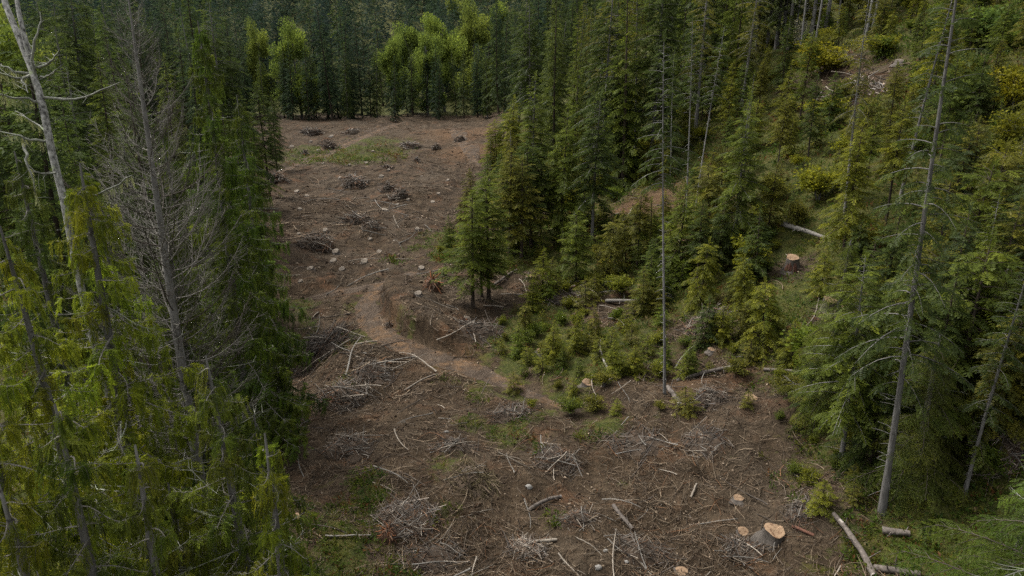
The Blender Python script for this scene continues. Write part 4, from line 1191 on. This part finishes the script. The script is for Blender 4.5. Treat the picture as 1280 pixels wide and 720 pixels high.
def twig_litter():
    r = np.random.default_rng(31); g = Geo()
    for n, r0, r1, l0, l1, rd, cu in ((15000, 12, 36, .3, 1.3, .012, .4), (26000, 12, 36, .10, .45, .010, 0), (11000, 30, 75, .4, 1.7, .018, .3), (14000, 30, 80, .2, .7, .02, 0), (9000, 60, 140, .8, 2.8, .038, .2)):
        x, y = scatter(n, r0, r1, -30, 36, r, bare_ok)
        k = fbm(x / 1.6, y / 1.6, 44) + .25 * r.normal(0, 1, len(x)) > -.04         # twigs gather in drifts
        x, y = x[k], y[k]
        L = r.uniform(l0, l1, len(x)); rad = rd * r.uniform(.5, 1.5, len(x))
        tn = TONES[r.choice(6, len(x), p=[.26, .18, .20, .16, .13, .07])] * r.uniform(.22, .75, (len(x), 1)) ** 1.15 * np.array([1.0, .88, .72])
        twig_batch(g, r, x, y, L, rad, tn, curl=cu, k=5 if cu else 2)
    tag(obj("twig_litter", g.mesh("twig_litter", [LITTER])), "grey and brown twigs strewn all over the cleared ground", "twigs", kind="stuff")

def chips():
    r = np.random.default_rng(41); g = Geo()
    x, y = scatter(9000, 13, 110, -30, 34, r, lambda x, y: (veg_mask(x, y) < .6) & (y < 150))
    n = len(x); rr = np.hypot(x, y)
    c = np.stack([x, y, height(x, y) + .015], 1); s = r.uniform(.02, .06, n) * np.clip(rr / 24, .8, 2.4)
    pale = r.uniform(0, 1, n) < .3
    tone = np.where(pale[:, None], np.array([.26, .20, .14]), np.array([.06, .04, .027])) * r.uniform(.6, 1.25, (n, 1))
    # little tetra-like clods and chips
    T = np.array([(1, 0, 0), (-.5, .8, .1), (-.5, -.8, .0), (0, 0, .8)]); F = np.array([(0, 1, 3), (1, 2, 3), (2, 0, 3)])
    a = r.uniform(0, 6.3, n); X = np.stack([np.cos(a), np.sin(a), r.normal(0, .2, n)], 1)
    g.add(*sprays((T, F), c, X, np.array([0, 0, 1.0]) + r.normal(0, .3, (n, 3)), s * r.uniform(.8, 2, n), s), tint=np.repeat(tone, 4, 0))
    tag(obj("bark_chips", g.mesh("bark_chips", [LITTER], False)), "bark chips and clods scattered on the cleared ground", "chips", kind="stuff")

undergrowth(); twig_litter(); chips()

# ------------------------------------------------------------------ stumps
def stump_meshes(seed, hgt, flare=1.35, step=False, cut=CUT_WOOD):
    """unit-radius stump: bark side with root flare, saw-cut top with a felling step"""
    r = np.random.default_rng(seed); n = 22
    th = np.arange(n) * 2 * np.pi / n
    ph = r.uniform(0, 6.3, 3)
    lob = 1 + .07 * np.sin(3 * th + ph[0]) + .05 * np.sin(5 * th + ph[1]) + r.normal(0, .015, n)
    zs = np.array([-.5, 0, .15, .45, .8, 1.0]) * hgt
    rs = np.array([1.6, 1.4, 1.2, 1.07, 1.0, .985]); rs = 1 + (rs - 1) * flare / 1.35
    root_l = 1 + .28 * np.maximum(0, np.sin(4 * th + ph[2]))
    rings = []
    for z, q in zip(zs, rs):
        w = np.clip((q - 1) / .5, 0, 1)
        rad = lob * q * (1 + (root_l - 1) * w)
        zz = np.full(n, z)
        if z == zs[-1]: zz = zz + .22 * np.sin(th + r.uniform(-.5, .5)) - (.16 * hgt * (np.cos(th - ph[0]) > .35) if step else 0)
        rings.append(np.stack([np.cos(th) * rad, np.sin(th) * rad, zz], 1))
    V = np.concatenate(rings); m = len(rings)
    i = np.arange(m - 1)[:, None] * n; j = np.arange(n)[None]; j2 = (j + 1) % n
    F = np.stack(np.broadcast_arrays(i + j, i + j2, i + n + j2, i + n + j), -1).reshape(-1, 4)
    g = Geo(); g.add(V, F)
    top = rings[-1]
    ring2 = top * np.array([.93, .93, 1]) + np.array([0, 0, .025])
    mid = top * np.array([.5, .5, 1]) + np.array([0, 0, .03]) ; ctr = np.array([[0, 0, zs[-1] + .03 - (.05 * hgt if step else 0)]])
    t = Geo(); VV = np.concatenate([top * np.array([.985, .985, 1]) + np.array([0, 0, .006]), ring2, mid, ctr])
    q = np.stack([j[0], j2[0], n + j2[0], n + j[0]], -1)
    t.add(VV, np.concatenate([q, q + n])); t.F.append(np.stack([2 * n + j[0], 2 * n + j2[0], np.full(n, 3 * n)], -1)); t.M.append(np.zeros(n, np.int32))
    return g.mesh("stump_bark", [STUMP_BARK]), t.mesh("stump_cut", [cut], False)

SM = [stump_meshes(600, 1.5, step=True), stump_meshes(601, 1.0), stump_meshes(602, .8, step=True), stump_meshes(603, 2.2)]
SF = [stump_meshes(610 + i, [.7, 1.0, .9][i], step=i == 1, cut=CUT_FAR) for i in range(3)]

def torn_side(root):
    r = np.random.default_rng(4); g = Geo()
    for k in range(9):
        a = -1.57 + r.uniform(-.75, .75); h0, h1 = r.uniform(-.1, .3), r.uniform(.8, 1.6)
        c0_, c1_ = np.array([math.cos(a) * 1.35, math.sin(a) * 1.35, h0]), np.array([math.cos(a) * 1.06, math.sin(a) * 1.06, h1])
        g.add(*tubes(np.array([c0_, (c0_ + c1_) / 2, c1_]), np.array([.22, .18, .03]), 5))
    obj("torn_wood", g.mesh("torn_wood", [RED_WOOD], False), root)

def stump(px, py, wpx, label, v=0, lib=SM, group=None, tilt=(0, 0), hs=1.0):
    p = at(px, py)
    dist = np.linalg.norm(p - np.array([0, 0, CAMZ]))
    rad = wpx * dist / FPX / 2
    root = thing("stump", label, "stump", p - np.array([0, 0, .05]), group, U(-.6, .6), (rad, rad, rad * hs), (tilt[0] * .45, tilt[1] * .6))
    b, c = lib[v % len(lib)]
    obj("bark", b, root); obj("cut_face", c, root)
    return root

NEARG = "fresh stumps in the slash"
stump(966, 674, 23, "thick grey sided stump with tilted fresh cut at the bottom right", 0, group=NEARG, tilt=(.2, -.05), hs=.85)
stump(928, 668, 12, "small pale stump left against the thick grey stump", 1, group=NEARG, tilt=(.3, .15))
stump(923, 624, 12, "flat orange stump uphill of the thick grey stump", 2, group=NEARG, hs=.7)
stump(938, 500, 15, "orange topped stump below the fallen grey log", 2, group=NEARG, tilt=(.2, 0), hs=.8)
stump(852, 716, 14, "small low stump at the bottom border below the slash", 1, group=NEARG, hs=.6)
torn_side(stump(989, 336, 14, "tall pale topped stump with a red torn side on the slope", 3, group="stumps on the right slope", tilt=(.15, 0)))
stump(1036, 384, 15, "split stump half hidden by hemlock fans", 0, group="stumps on the right slope", tilt=(.2, .1))
stump(1049, 386, 9, "small broken stump right against the split stump", 1, group="stumps on the right slope", tilt=(.1, .3))
stump(676, 441, 11, "flat pale stump on the mossy bank above the track", 2, group="stumps on the right slope", tilt=(.25, 0))
stump(734, 482, 13, "pale cut stump at the foot of the mossy bank", 1, group="stumps on the right slope", tilt=(.3, 0))
stump(661, 348, 8, "little cut stump amid fallen branches behind the slim firs", 1, group="stumps on the right slope")
stump(800, 360, 9, "orange cut stump left of the tallest pole tree", 2, group="stumps on the right slope", tilt=(.3, .1))
stump(817, 371, 9, "low cut stump just below the orange cut stump", 2, group="stumps on the right slope", tilt=(.3, 0))
stump(889, 439, 8, "small orange stump beside the grey green hemlock", 1, group="stumps on the right slope")
stump(507, 640, 10, "pale stump among curved grey twigs at the bottom", 1, group=NEARG, hs=.6)
stump(523, 369, 9, "white topped stump beside the upturned root wad", 1, lib=SF, group=NEARG)
stump(583, 398, 7, "small pale stump beside the bank of the track", 0, lib=SF, group=NEARG)
stump(1124, 80, 9, "left pale stump beside the dark narrow conifer", 1, lib=SF, group="stumps on the right slope")
stump(1151, 90, 9, "right pale stump beside the dark narrow conifer", 1, lib=SF, group="stumps on the right slope")
stump(1039, 520, 8, "cut stump glimpsed beneath drooping hemlock", 1, group="stumps on the right slope")
stump(370, 648, 10, "reddish stump at the foot of the low cedar", 2, group=NEARG, tilt=(.3, .2))

far_st = [(481, 264, 8, "forked white stump in the middle of the clearing"), (497, 257, 5), (510, 251, 5), (384, 246, 6, "white stump left of the large brush heap"), (371, 240, 6), (374, 232, 4), (375, 262, 5), (341, 282, 5), (342, 306, 7, "white stump by the left trees above the stick heap"),
          (374, 294, 6, "white stump touching the stick heap's top"), (420, 317, 9, "wide pale stump below the stick heap"), (417, 328, 9, "pale stump between two others below the stick heap"), (428, 338, 8, "lowest pale stump below the stick heap"), (456, 329, 9, "broad pale stump above the gravel spur"), (474, 316, 7), (448, 317, 4),
          (388, 337, 9, "flat pale stump right of the thin brown pole"), (376, 353, 6), (354, 361, 6, "pale stump at the gully's upper rim"), (522, 289, 6), (527, 337, 8, "pale stump at the edge of the mossy strip"), (477, 222, 6), (486, 214, 4), (458, 206, 5), (437, 207, 5), (427, 200, 4), (466, 190, 4), (415, 170, 5), (389, 178, 4), (383, 189, 4), (365, 184, 5), (375, 184, 4),
          (548, 243, 5), (541, 253, 6, "pale stump on the clearing's right side near the firs"), (527, 221, 4), (536, 190, 4), (546, 181, 5), (514, 173, 4), (425, 223, 4), (445, 290, 4), (455, 288, 4), (407, 290, 7), (493, 301, 4), (505, 270, 4), (560, 226, 4), (432, 258, 4), (404, 205, 4), (553, 174, 4), (398, 188, 4), (517, 237, 4), (463, 300, 5), (551, 279, 4)]
for i, t in enumerate(far_st):
    if len(t) < 4 and t[2] <= 4 and i % 2: continue
    px, py, w = t[:3]
    stump(px, py, w * .88, t[3] if len(t) > 3 else "small bleached stump " + where(at(px, py), "small bleached stump "), i, SF, "bleached stumps in the clearing", tilt=(U(.1, .35), U(-.15, .15)), hs=U(.7, 1.4))

# ------------------------------------------------------------------ logs and fallen branches
def log_mesh(r, L, ra, rb, bend=.03, knots=6, stubs=True, mats=None, sides=9):
    s = np.linspace(-.5, .5, 9)
    P = np.stack([L * s, L * bend * np.sin(3 * s + r.uniform(0, 6)) + r.normal(0, .004 * L, 9), L * bend * .5 * np.sin(4 * s + 1)], 1)
    Rd = np.linspace(ra, rb, 9) * r.uniform(.92, 1.08, 9)
    g = Geo(); V, F = tubes(P, Rd, sides); g.add(V, F, mat=0)
    for k, ring in ((0, V[:sides]), (1, V[-sides:])):
        c = ring.mean(0); b = np.concatenate([ring, c[None]])
        q = np.arange(sides); tri = np.stack([q, (q + 1) % sides, np.full(sides, sides)], -1)
        g.add(b, tri if k else tri[:, ::-1], mat=1)
    if stubs:
        O = on_poly(P, r.uniform(.1, .95, knots)); D = r.normal(0, 1, (knots, 3)) * [.4, 1, 1]; D = unit(D)
        l = r.uniform(1.5, 5, knots) * max(ra, .02)
        g.add(*tubes(np.stack([O, O + D * l[:, None]], 1), np.stack([np.full(knots, ra * .22), np.full(knots, ra * .12)], 1), 4), mat=0)
    return g.mesh("log", mats or [LOG_BARK, CUT_WOOD])

def lay(name, label, cat, p0, p1, ra, rb, group=None, bend=.02, mats=None, lift=None, stubs=True):
    """a log or branch lying on the ground between two picture points"""
    a, b = at(*p0), at(*p1)
    r = np.random.default_rng(int(p0[0] * 7 + p0[1]))
    d = b - a; L = float(np.linalg.norm(d)); c = (a + b) / 2
    mid = H(c[0], c[1]); c[2] = max(c[2], mid) + ra * .75 if lift is None else c[2] + lift
    o = obj(name, log_mesh(r, L, ra, rb, bend, stubs=stubs, mats=mats), loc=c)
    o.rotation_euler = (0, -math.asin(max(-1, min(1, d[2] / L))), math.atan2(d[1], d[0]))
    return tag(o, label, cat, group)

GM = [TWIG_GREY, CUT_WOOD]; DM = [LOG_BARK, CUT_WOOD]; BM = [wood_material("bleached_wood", (.13, .108, .083), (.25, .218, .175), scale=(7, 7, 7)), CUT_WOOD]
LG = "fallen logs and branches"
for nm, lab, p0, p1, ra, rb, mats in [
    ("log", "straight grey log lying at the bottom right below the tall grey trunk", (1092, 722), (1042, 645), .10, .07, DM),
    ("log", "split brown log lying beside the tall grey trunk's foot", (1102, 668), (1136, 674), .12, .08, [LOG_BARK, CUT_WOOD]),
    ("log", "thick dark log end at the bottom border right of the straight log", (1092, 714), (1150, 722), .11, .09, DM),
    ("log", "grey log lying below the low hemlock, above the orange topped stump", (845, 478), (936, 459), .11, .07, DM),
    ("log", "short grey log just right of the grey log", (956, 463), (1000, 468), .08, .06, DM),
    ("log", "stubby grey log end beside the tallest pole's foot", (836, 486), (850, 512), .12, .1, DM),
    ("log", "long grey log slanting down to the red sided stump", (978, 282), (1032, 300), .15, .10, GM),
    ("fallen_branch", "bleached curved branch on the track's left shoulder", (443, 432), (472, 430), .05, .035, BM),
    ("fallen_branch", "long grey branch lying above the track beside the sandy bend", (466, 456), (522, 449), .045, .03, GM),
    ("fallen_branch", "slanting pale branch in the middle of the slash", (505, 488), (548, 470), .05, .025, BM),
    ("fallen_branch", "dark bent branch near the bleached curved branch", (395, 428), (420, 424), .05, .04, [TWIG_DARK, CUT_WOOD]),
    ("fallen_branch", "white slim pole lying below the leaning fir clump", (604, 382), (629, 386), .05, .035, BM),
    ("fallen_branch", "dark log lying under the clump of firs", (612, 360), (648, 342), .10, .08, [TWIG_DARK, CUT_WOOD]),
    ("fallen_branch", "reddish brown log behind the clump of firs", (636, 320), (652, 312), .14, .1, [RED_WOOD, CUT_WOOD]),
    ("fallen_branch", "pale leaning pole rising left of the curved trunk", (720, 355), (752, 380), .04, .03, BM),
    ("log", "grey log lying below the orange cut stump", (757, 378), (806, 380), .12, .09, GM),
    ("fallen_branch", "grey fork of broken wood below the curved trunk", (752, 358), (776, 341), .09, .06, GM),
    ("fallen_branch", "upper pale pole on the brown opening", (752, 278), (774, 268), .08, .05, BM),
    ("fallen_branch", "steep pale pole on the brown opening", (768, 288), (790, 262), .07, .05, BM),
    ("fallen_branch", "lower pale pole on the brown opening", (770, 293), (798, 277), .08, .06, BM),
    ("fallen_branch", "short pale pole below the brown opening", (772, 302), (786, 292), .10, .07, GM),
    ("fallen_branch", "white thin stick among the twigs right of the bottom middle", (902, 691), (930, 691), .018, .014, BM),
    ("fallen_branch", "dark short log in the middle of the bottom slash", (768, 635), (790, 665), .075, .06, DM),
    ("fallen_branch", "grey split board shaped log left in the bottom slash", (664, 679), (696, 677), .055, .05, BM),
    ("fallen_branch", "fallen grey log behind the split board shaped log", (662, 640), (700, 622), .07, .06, DM),
    ("fallen_branch", "grey curved branch leading to the thick grey stump", (862, 655), (922, 651), .022, .012, GM),
    ("fallen_branch", "thin dark branch crossing the mossy bottom left", (374, 652), (440, 674), .022, .014, [TWIG_DARK, CUT_WOOD]),
    ("fallen_branch", "pale branch lying in the lower left twigs", (408, 672), (464, 676), .03, .016, GM),
    ("fallen_branch", "bright split stick uphill of the flat orange stump", (862, 622), (872, 606), .04, .03, BM),
    ("fallen_branch", "reddish split slab right of the thick grey stump", (990, 661), (1018, 672), .06, .05, [RED_WOOD, CUT_WOOD]),
    ("fallen_branch", "upright leaning fork of wood at the foot of the bank", (762, 470), (752, 430), .06, .04, GM),
    ("fallen_branch", "grey broken branch below the leaning fork of wood", (752, 486), (776, 470), .06, .04, BM),
    ("fallen_branch", "bare thin branch trailing left of the track's gully", (330, 505), (372, 470), .03, .015, GM),
    ("fallen_branch", "pale log beside the gully's upper rim", (398, 391), (392, 398), .05, .03, BM),
    ("fallen_branch", "bleached pole on top of the slope's upper slash", (1058, 112), (1092, 124), .09, .06, BM),
    ("fallen_branch", "bleached pole crossing the upper slash heap", (1054, 126), (1078, 106), .08, .06, BM),
]:
    lay(nm, lab, "log" if nm == "log" else "branch", p0, p1, ra, rb, LG, mats=mats, bend=.03 if nm == "log" else .06)

# medium branches strewn one by one
rb_ = np.random.default_rng(61)
BLIB = [log_mesh(np.random.default_rng(700 + i), 1.0, .02, .008, bend=.10, knots=5, mats=[[TWIG_GREY, TWIG_DARK, BM[0]][i % 3], CUT_WOOD], sides=5) for i in range(9)]
k = 0
while k < 240:
    rr = math.exp(rb_.uniform(math.log(15), math.log(90))); an = rb_.uniform(-.44, .52)
    x, y = rr * math.sin(an), rr * math.cos(an)
    if not bool(bare_ok(np.array([x]), np.array([y]))[0]): continue
    px, py = project((x, y, H(x, y)))
    near_ = rr < 32
    L = rb_.uniform(.7, 2.0) * (1 if near_ else 1.8)
    n_ = surface_normal(np.array([x]), np.array([y]))[0]
    o = obj("fallen_branch", BLIB[k % 9], loc=(x, y, H(x, y) + .05 * L))
    az = rb_.uniform(0, 6.3); sl = -(n_[0] * math.cos(az) + n_[1] * math.sin(az)) / n_[2]
    o.rotation_euler = (rb_.uniform(0, 6), -math.atan(sl) + rb_.uniform(-.1, .1), az); o.scale = (L, L * .75, L * .75)
    tag(o, (lambda b: b + where((x, y, H(x, y)), b))(f"{['grey', 'dark brown', 'bleached'][k % 9 % 3]} broken branch {'in the slash' if near_ else 'on the clearing'} "), "branch", "loose branches in the near slash" if near_ else "loose branches on the far clearing")
    k += 1

# ------------------------------------------------------------------ brush heaps, root wads, tangles
def heap(px, py, wpx, hpx, label, n=150, tones=TONES, dark=.9, group="brush heaps in the clearing", big=5, name="brush_heap"):
    p = at(px, py); dist = np.linalg.norm(p - np.array([0, 0, CAMZ])); rx = 1.15 * wpx * dist / FPX / 2; hz = hpx * dist / FPX
    r = np.random.default_rng(int(px * 3 + py)); root = thing(name, label, "brush heap", p, group)
    g = Geo()
    # low earthy core in a few lobes, sticks thrown over it
    nl = 3; lc = np.stack([r.uniform(-.5, .5, nl) * rx, r.uniform(-.35, .35, nl) * rx, np.zeros(nl)], 1); lc[0] *= .2
    lr = rx * np.array([.62, .48, .4]) * r.uniform(.8, 1.2, nl); lh = hz * np.array([.62, .45, .36]) * r.uniform(.7, 1.25, nl)
    a = np.arange(14) * 2 * np.pi / 14
    for k in range(nl):
        rings = []
        for q, z in ((1.15, -.3), (.9, .15), (.6, .55), (.25, .85)):
            rad = lr[k] * q * (1 + r.normal(0, .15, 14)); rings.append(lc[k] + np.stack([np.cos(a) * rad, np.sin(a) * rad, np.full(14, z * lh[k]) + r.normal(0, .08 * lh[k], 14)], 1))
        V = np.concatenate(rings + [(lc[k] + [0, 0, .9 * lh[k]])[None]]); i = np.arange(3)[:, None] * 14; j = np.arange(14)[None]; j2 = (j + 1) % 14
        F = np.stack(np.broadcast_arrays(i + j, i + j2, i + 14 + j2, i + 14 + j), -1).reshape(-1, 4)
        tn = np.tile(np.array([.050, .035, .023]) * dark / .9, (len(V), 1)) * r.uniform(.7, 1.3, (len(V), 1))
        g.add(V, F, tint=tn)
        g.add(V[-15:], np.stack([j[0], j2[0], np.full(14, 14)], -1), tint=tn[-15:])
    th = r.uniform(0, 6.3, n); q = r.uniform(0, 1, n) ** .7; kk = r.choice(nl, n, p=[.45, .32, .23])
    C = lc[kk] + np.stack([np.cos(th) * q * lr[kk] * 1.35, np.sin(th) * q * lr[kk] * 1.35, lh[kk] * (.08 + .95 * np.maximum(0, 1 - q ** 1.5)) * r.uniform(.6, 1.15, n)], 1)
    D = unit(np.stack([np.cos(th + r.normal(1.2, .9, n)), np.sin(th + r.normal(1.2, .9, n)), r.normal(0, .28, n)], 1))
    L = rx * r.uniform(.25, 1.25, n); u = np.linspace(-.5, .5, 4)
    P = C[:, None] + D[:, None] * (L[:, None] * u)[..., None]; P[..., 2] += (r.normal(0, .25, n) * L)[:, None] * (u ** 2)[None]
    g.add(*tubes(P, np.broadcast_to((.016 * dist / 40 * np.array([1.2, 1, .8, .4]))[None], (n, 4)) * r.uniform(.6, 1.7, (n, 1)), 3), tint=np.repeat(tones[r.choice(len(tones), n)] * r.uniform(.4, 1.1, (n, 1)) * dark * .8, 12, 0))
    for q_ in g.V:                                     # let the heap follow the lie of the land
        q_[:, 2] += (height(q_[:, 0] + p[0], q_[:, 1] + p[1]) - p[2]).astype(np.float32)
    o = obj("stick_tangle", g.mesh("stick_tangle", [LITTER]), root); o["kind"] = "stuff"
    for k in range(big):
        sx_, sy_ = r.uniform(-.5, .5) * rx, r.uniform(-.5, .3) * rx
        b = obj("stick", BLIB[k % 9], root, (sx_, sy_, hz * r.uniform(.3, .7) + H(p[0] + sx_, p[1] + sy_) - p[2]))
        b.rotation_euler = (r.uniform(0, 6), r.uniform(-.4, .4), r.uniform(0, 6.3)); s = rx * r.uniform(.9, 1.5); b.scale = (s, s * .75, s * .75)
    return root

for a in [(392, 306, 44, 22, "stick heap with pale poles on top at the clearing's left"), (440, 280, 38, 18, "wide brown brush heap in the middle of the clearing"), (464, 286, 24, 13, "small brush heap right against the wide brown heap"),
          (446, 232, 32, 16, "dark rooty brush heap upper middle of the clearing"), (485, 237, 22, 12, "dark low brush heap between the two rooty heaps"), (500, 248, 24, 18, "rooty grey brush heap beside three white stumps"), (410, 184, 22, 13, "dark brush heap beside the haul road"),
          (346, 228, 28, 15, "brown brush heap at the haul road's left end"), (381, 194, 9, 7, "tiny dark clump left of the haul road"), (394, 168, 26, 10, "long brush heap at the clearing's far edge"), (440, 166, 20, 8, "low slash heap by the far road's top end"), (522, 202, 8, 6, "tiny dark clump upper right of the clearing"), (545, 186, 14, 8, "dark brush clump near the skid path"),
          (576, 176, 14, 9, "torn brush beside the skid path's right bank"), (515, 184, 26, 8, "scattered dark slash at the clearing's top right"), (483, 210, 14, 5, "thin slash clump upper middle of the clearing")]:
    heap(*a, n=110 if a[2] < 25 else 190)
heap(396, 440, 70, 20, "dark brush along the gully's upper rim", n=260, dark=.6, group="slash heaps by the track", big=8)  # low tone: dark debris, plus shade under the trees put into the colour
heap(380, 460, 90, 34, "wide dark slash heap in the gully left of the track", n=420, dark=.6, group="slash heaps by the track", big=8)  # darkened for dark debris and for the ditch's shade, painted into the sticks
heap(430, 500, 70, 26, "grey twig heap at the gully's lower side", n=300, dark=.95, group="slash heaps by the track", big=8)
heap(510, 655, 66, 18, "pile of curved grey twigs at the bottom left", n=300, dark=1.25, group="slash heaps by the track", big=6)
heap(590, 600, 60, 16, "rusty twig heap at the bottom middle", n=240, tones=np.array([(.16, .12, .07), (.2, .15, .1), (.11, .09, .04)]), dark=1.0, group="slash heaps by the track", big=4)
heap(660, 690, 50, 12, "low heap of grey twigs in the bottom middle slash", n=220, dark=1.2, group="slash heaps by the track", big=5)
heap(1072, 122, 64, 26, "bleached slash heap on the upper right slope", n=170, dark=1.7, group="slash heaps on the slope", big=8)
heap(1245, 575, 60, 34, "pale tangle of bare twigs by the right border", n=240, dark=1.5, group="slash heaps on the slope", big=6)
heap(880, 405, 50, 24, "grey twig thicket right of the tallest pole", n=240, dark=1.0, group="slash heaps on the slope", big=4)
heap(700, 372, 60, 10, "scattered slash under the slope's young firs", n=200, dark=1.0, group="slash heaps on the slope", big=8)

for a in [(560, 560, 60, 10, "flat tangle of brown twigs below the track's end"), (690, 575, 70, 10, "flat brown tangle in the middle of the slash"), (800, 560, 70, 10, "flat tangle of twigs right of the slash's middle"), (640, 520, 60, 9, "thin tangle of branches where the track fades"),
          (880, 560, 60, 9, "thin twig tangle uphill of the flat orange stump"), (800, 690, 70, 10, "thin tangle of twigs at the bottom border"), (920, 690, 50, 9, "twig litter heaped below the thick grey stump"), (720, 650, 50, 9, "low twig tangle left of the dark short log"),
          (545, 700, 70, 12, "curved twig tangle at the bottom border"), (440, 560, 70, 14, "tangle of grey twigs by the low cedar's tips"), (880, 500, 50, 10, "tangle of brown branches left of the orange topped stump"), (600, 410, 60, 8, "thin slash strewn along the bank top"),
          (470, 470, 60, 12, "grey branch tangle left of the slanting pale branch"), (1000, 640, 40, 9, "tangle of twigs where green ferns begin")]:
    heap(*a, n=150, dark=.75, group="slash tangles in the open ground", big=7)

def root_wad(px, py, wpx, label, red=True):
    p = at(px, py); dist = np.linalg.norm(p - np.array([0, 0, CAMZ])); rx = wpx * dist / FPX / 2
    r = np.random.default_rng(int(px)); root = thing("root_wad", label, "root wad", p, "upturned root wads")
    n = 70; d = unit(r.normal(0, 1, (n, 3)) + np.array([0, -.4, .5])); L = rx * r.uniform(.5, 1.2, n); u = np.linspace(0, 1, 5)
    P = d[:, None] * (L[:, None] * u)[..., None] + r.normal(0, .06 * rx, (n, 5, 3)) * u[None, :, None]; P[..., 2] += .35 * rx - .35 * rx * u[None] ** 2
    g = Geo(); tn = np.array([(.20, .08, .035), (.13, .07, .04), (.07, .05, .035)]) if red else TONES * .5
    g.add(*tubes(P, (rx * .075 * r.uniform(.4, 1.2, n))[:, None] * np.linspace(1, .25, 5)[None], 4), tint=np.repeat(tn[r.choice(len(tn), n)], 20, 0))
    obj("roots", g.mesh("roots", [LITTER]), root)
    # soil clod
    a = np.arange(12) * 2 * np.pi / 12; rings = [np.stack([np.cos(a) * q * rx * .6 * (1 + r.normal(0, .12, 12)), np.sin(a) * q * rx * .5, np.full(12, z * rx)], 1) for q, z in ((1.2, -.3), (1.0, .1), (.7, .5), (.2, .66))]
    i = np.arange(3)[:, None] * 12; j = np.arange(12)[None]; j2 = (j + 1) % 12
    g = Geo(); g.add(np.concatenate(rings), np.stack(np.broadcast_arrays(i + j, i + j2, i + 12 + j2, i + 12 + j), -1).reshape(-1, 4), tint=np.tile([.075, .042, .026], (48, 1)))
    obj("soil", g.mesh("soil", [LITTER]), root)

root_wad(541, 360, 38, "rusty upturned root wad beside the white topped stump")
root_wad(487, 408, 16, "dark torn roots on the cut bank of the track", False)
root_wad(580, 403, 16, "splintered root piece right of the track's bend")
root_wad(486, 672, 34, "mossy rust coloured root clump at the bottom left")
root_wad(415, 505, 20, "orange torn roots under the grey twig heap")

# green cut bough on the root wad, stump's torn red slab, stones
t = tree_px('full', 0, 556, 348, 330, "green cut bough lying behind the rusty root wad", cat="bough", color=(.045, .075, .03), name="cut_bough")
def rock(px, py, wpx, label):
    p = at(px, py); dist = np.linalg.norm(p - np.array([0, 0, CAMZ])); s = wpx * dist / FPX / 2
    r = np.random.default_rng(int(px + py)); th = np.arange(10) * .6283
    rings = [np.stack([np.cos(th) * q * (1 + r.normal(0, .1, 10)), np.sin(th) * q * .8 * (1 + r.normal(0, .1, 10)), np.full(10, z)], 1) for q, z in ((.9, -.4), (1, 0), (.85, .4), (.45, .65))]
    i = np.arange(3)[:, None] * 10; j = np.arange(10)[None]; j2 = (j + 1) % 10
    g = Geo(); g.add(np.concatenate(rings), np.stack(np.broadcast_arrays(i + j, i + j2, i + 10 + j2, i + 10 + j), -1).reshape(-1, 4))
    g.add(np.concatenate([rings[-1], [[0, 0, .7]]]), np.stack([j[0], j2[0], np.full(10, 10)], -1))
    o = obj("stone", g.mesh("stone", [STONE], False), loc=p); o.scale = (s, s, s)
    tag(o, label, "stone", "pale stones")
for a in [(558, 541, 7, "small white stone in the slash below the track"), (661, 609, 9, "pale stone in the middle of the bottom slash"), (757, 690, 6, "small stone left of the bottom slash's pale clods"), (748, 712, 9, "pale stone at the bottom border"), (783, 703, 6, "small tan stone near the bottom border"), (1122, 82, 6, "little stone between the pale stumps on the upper slope")]:
    rock(*a)
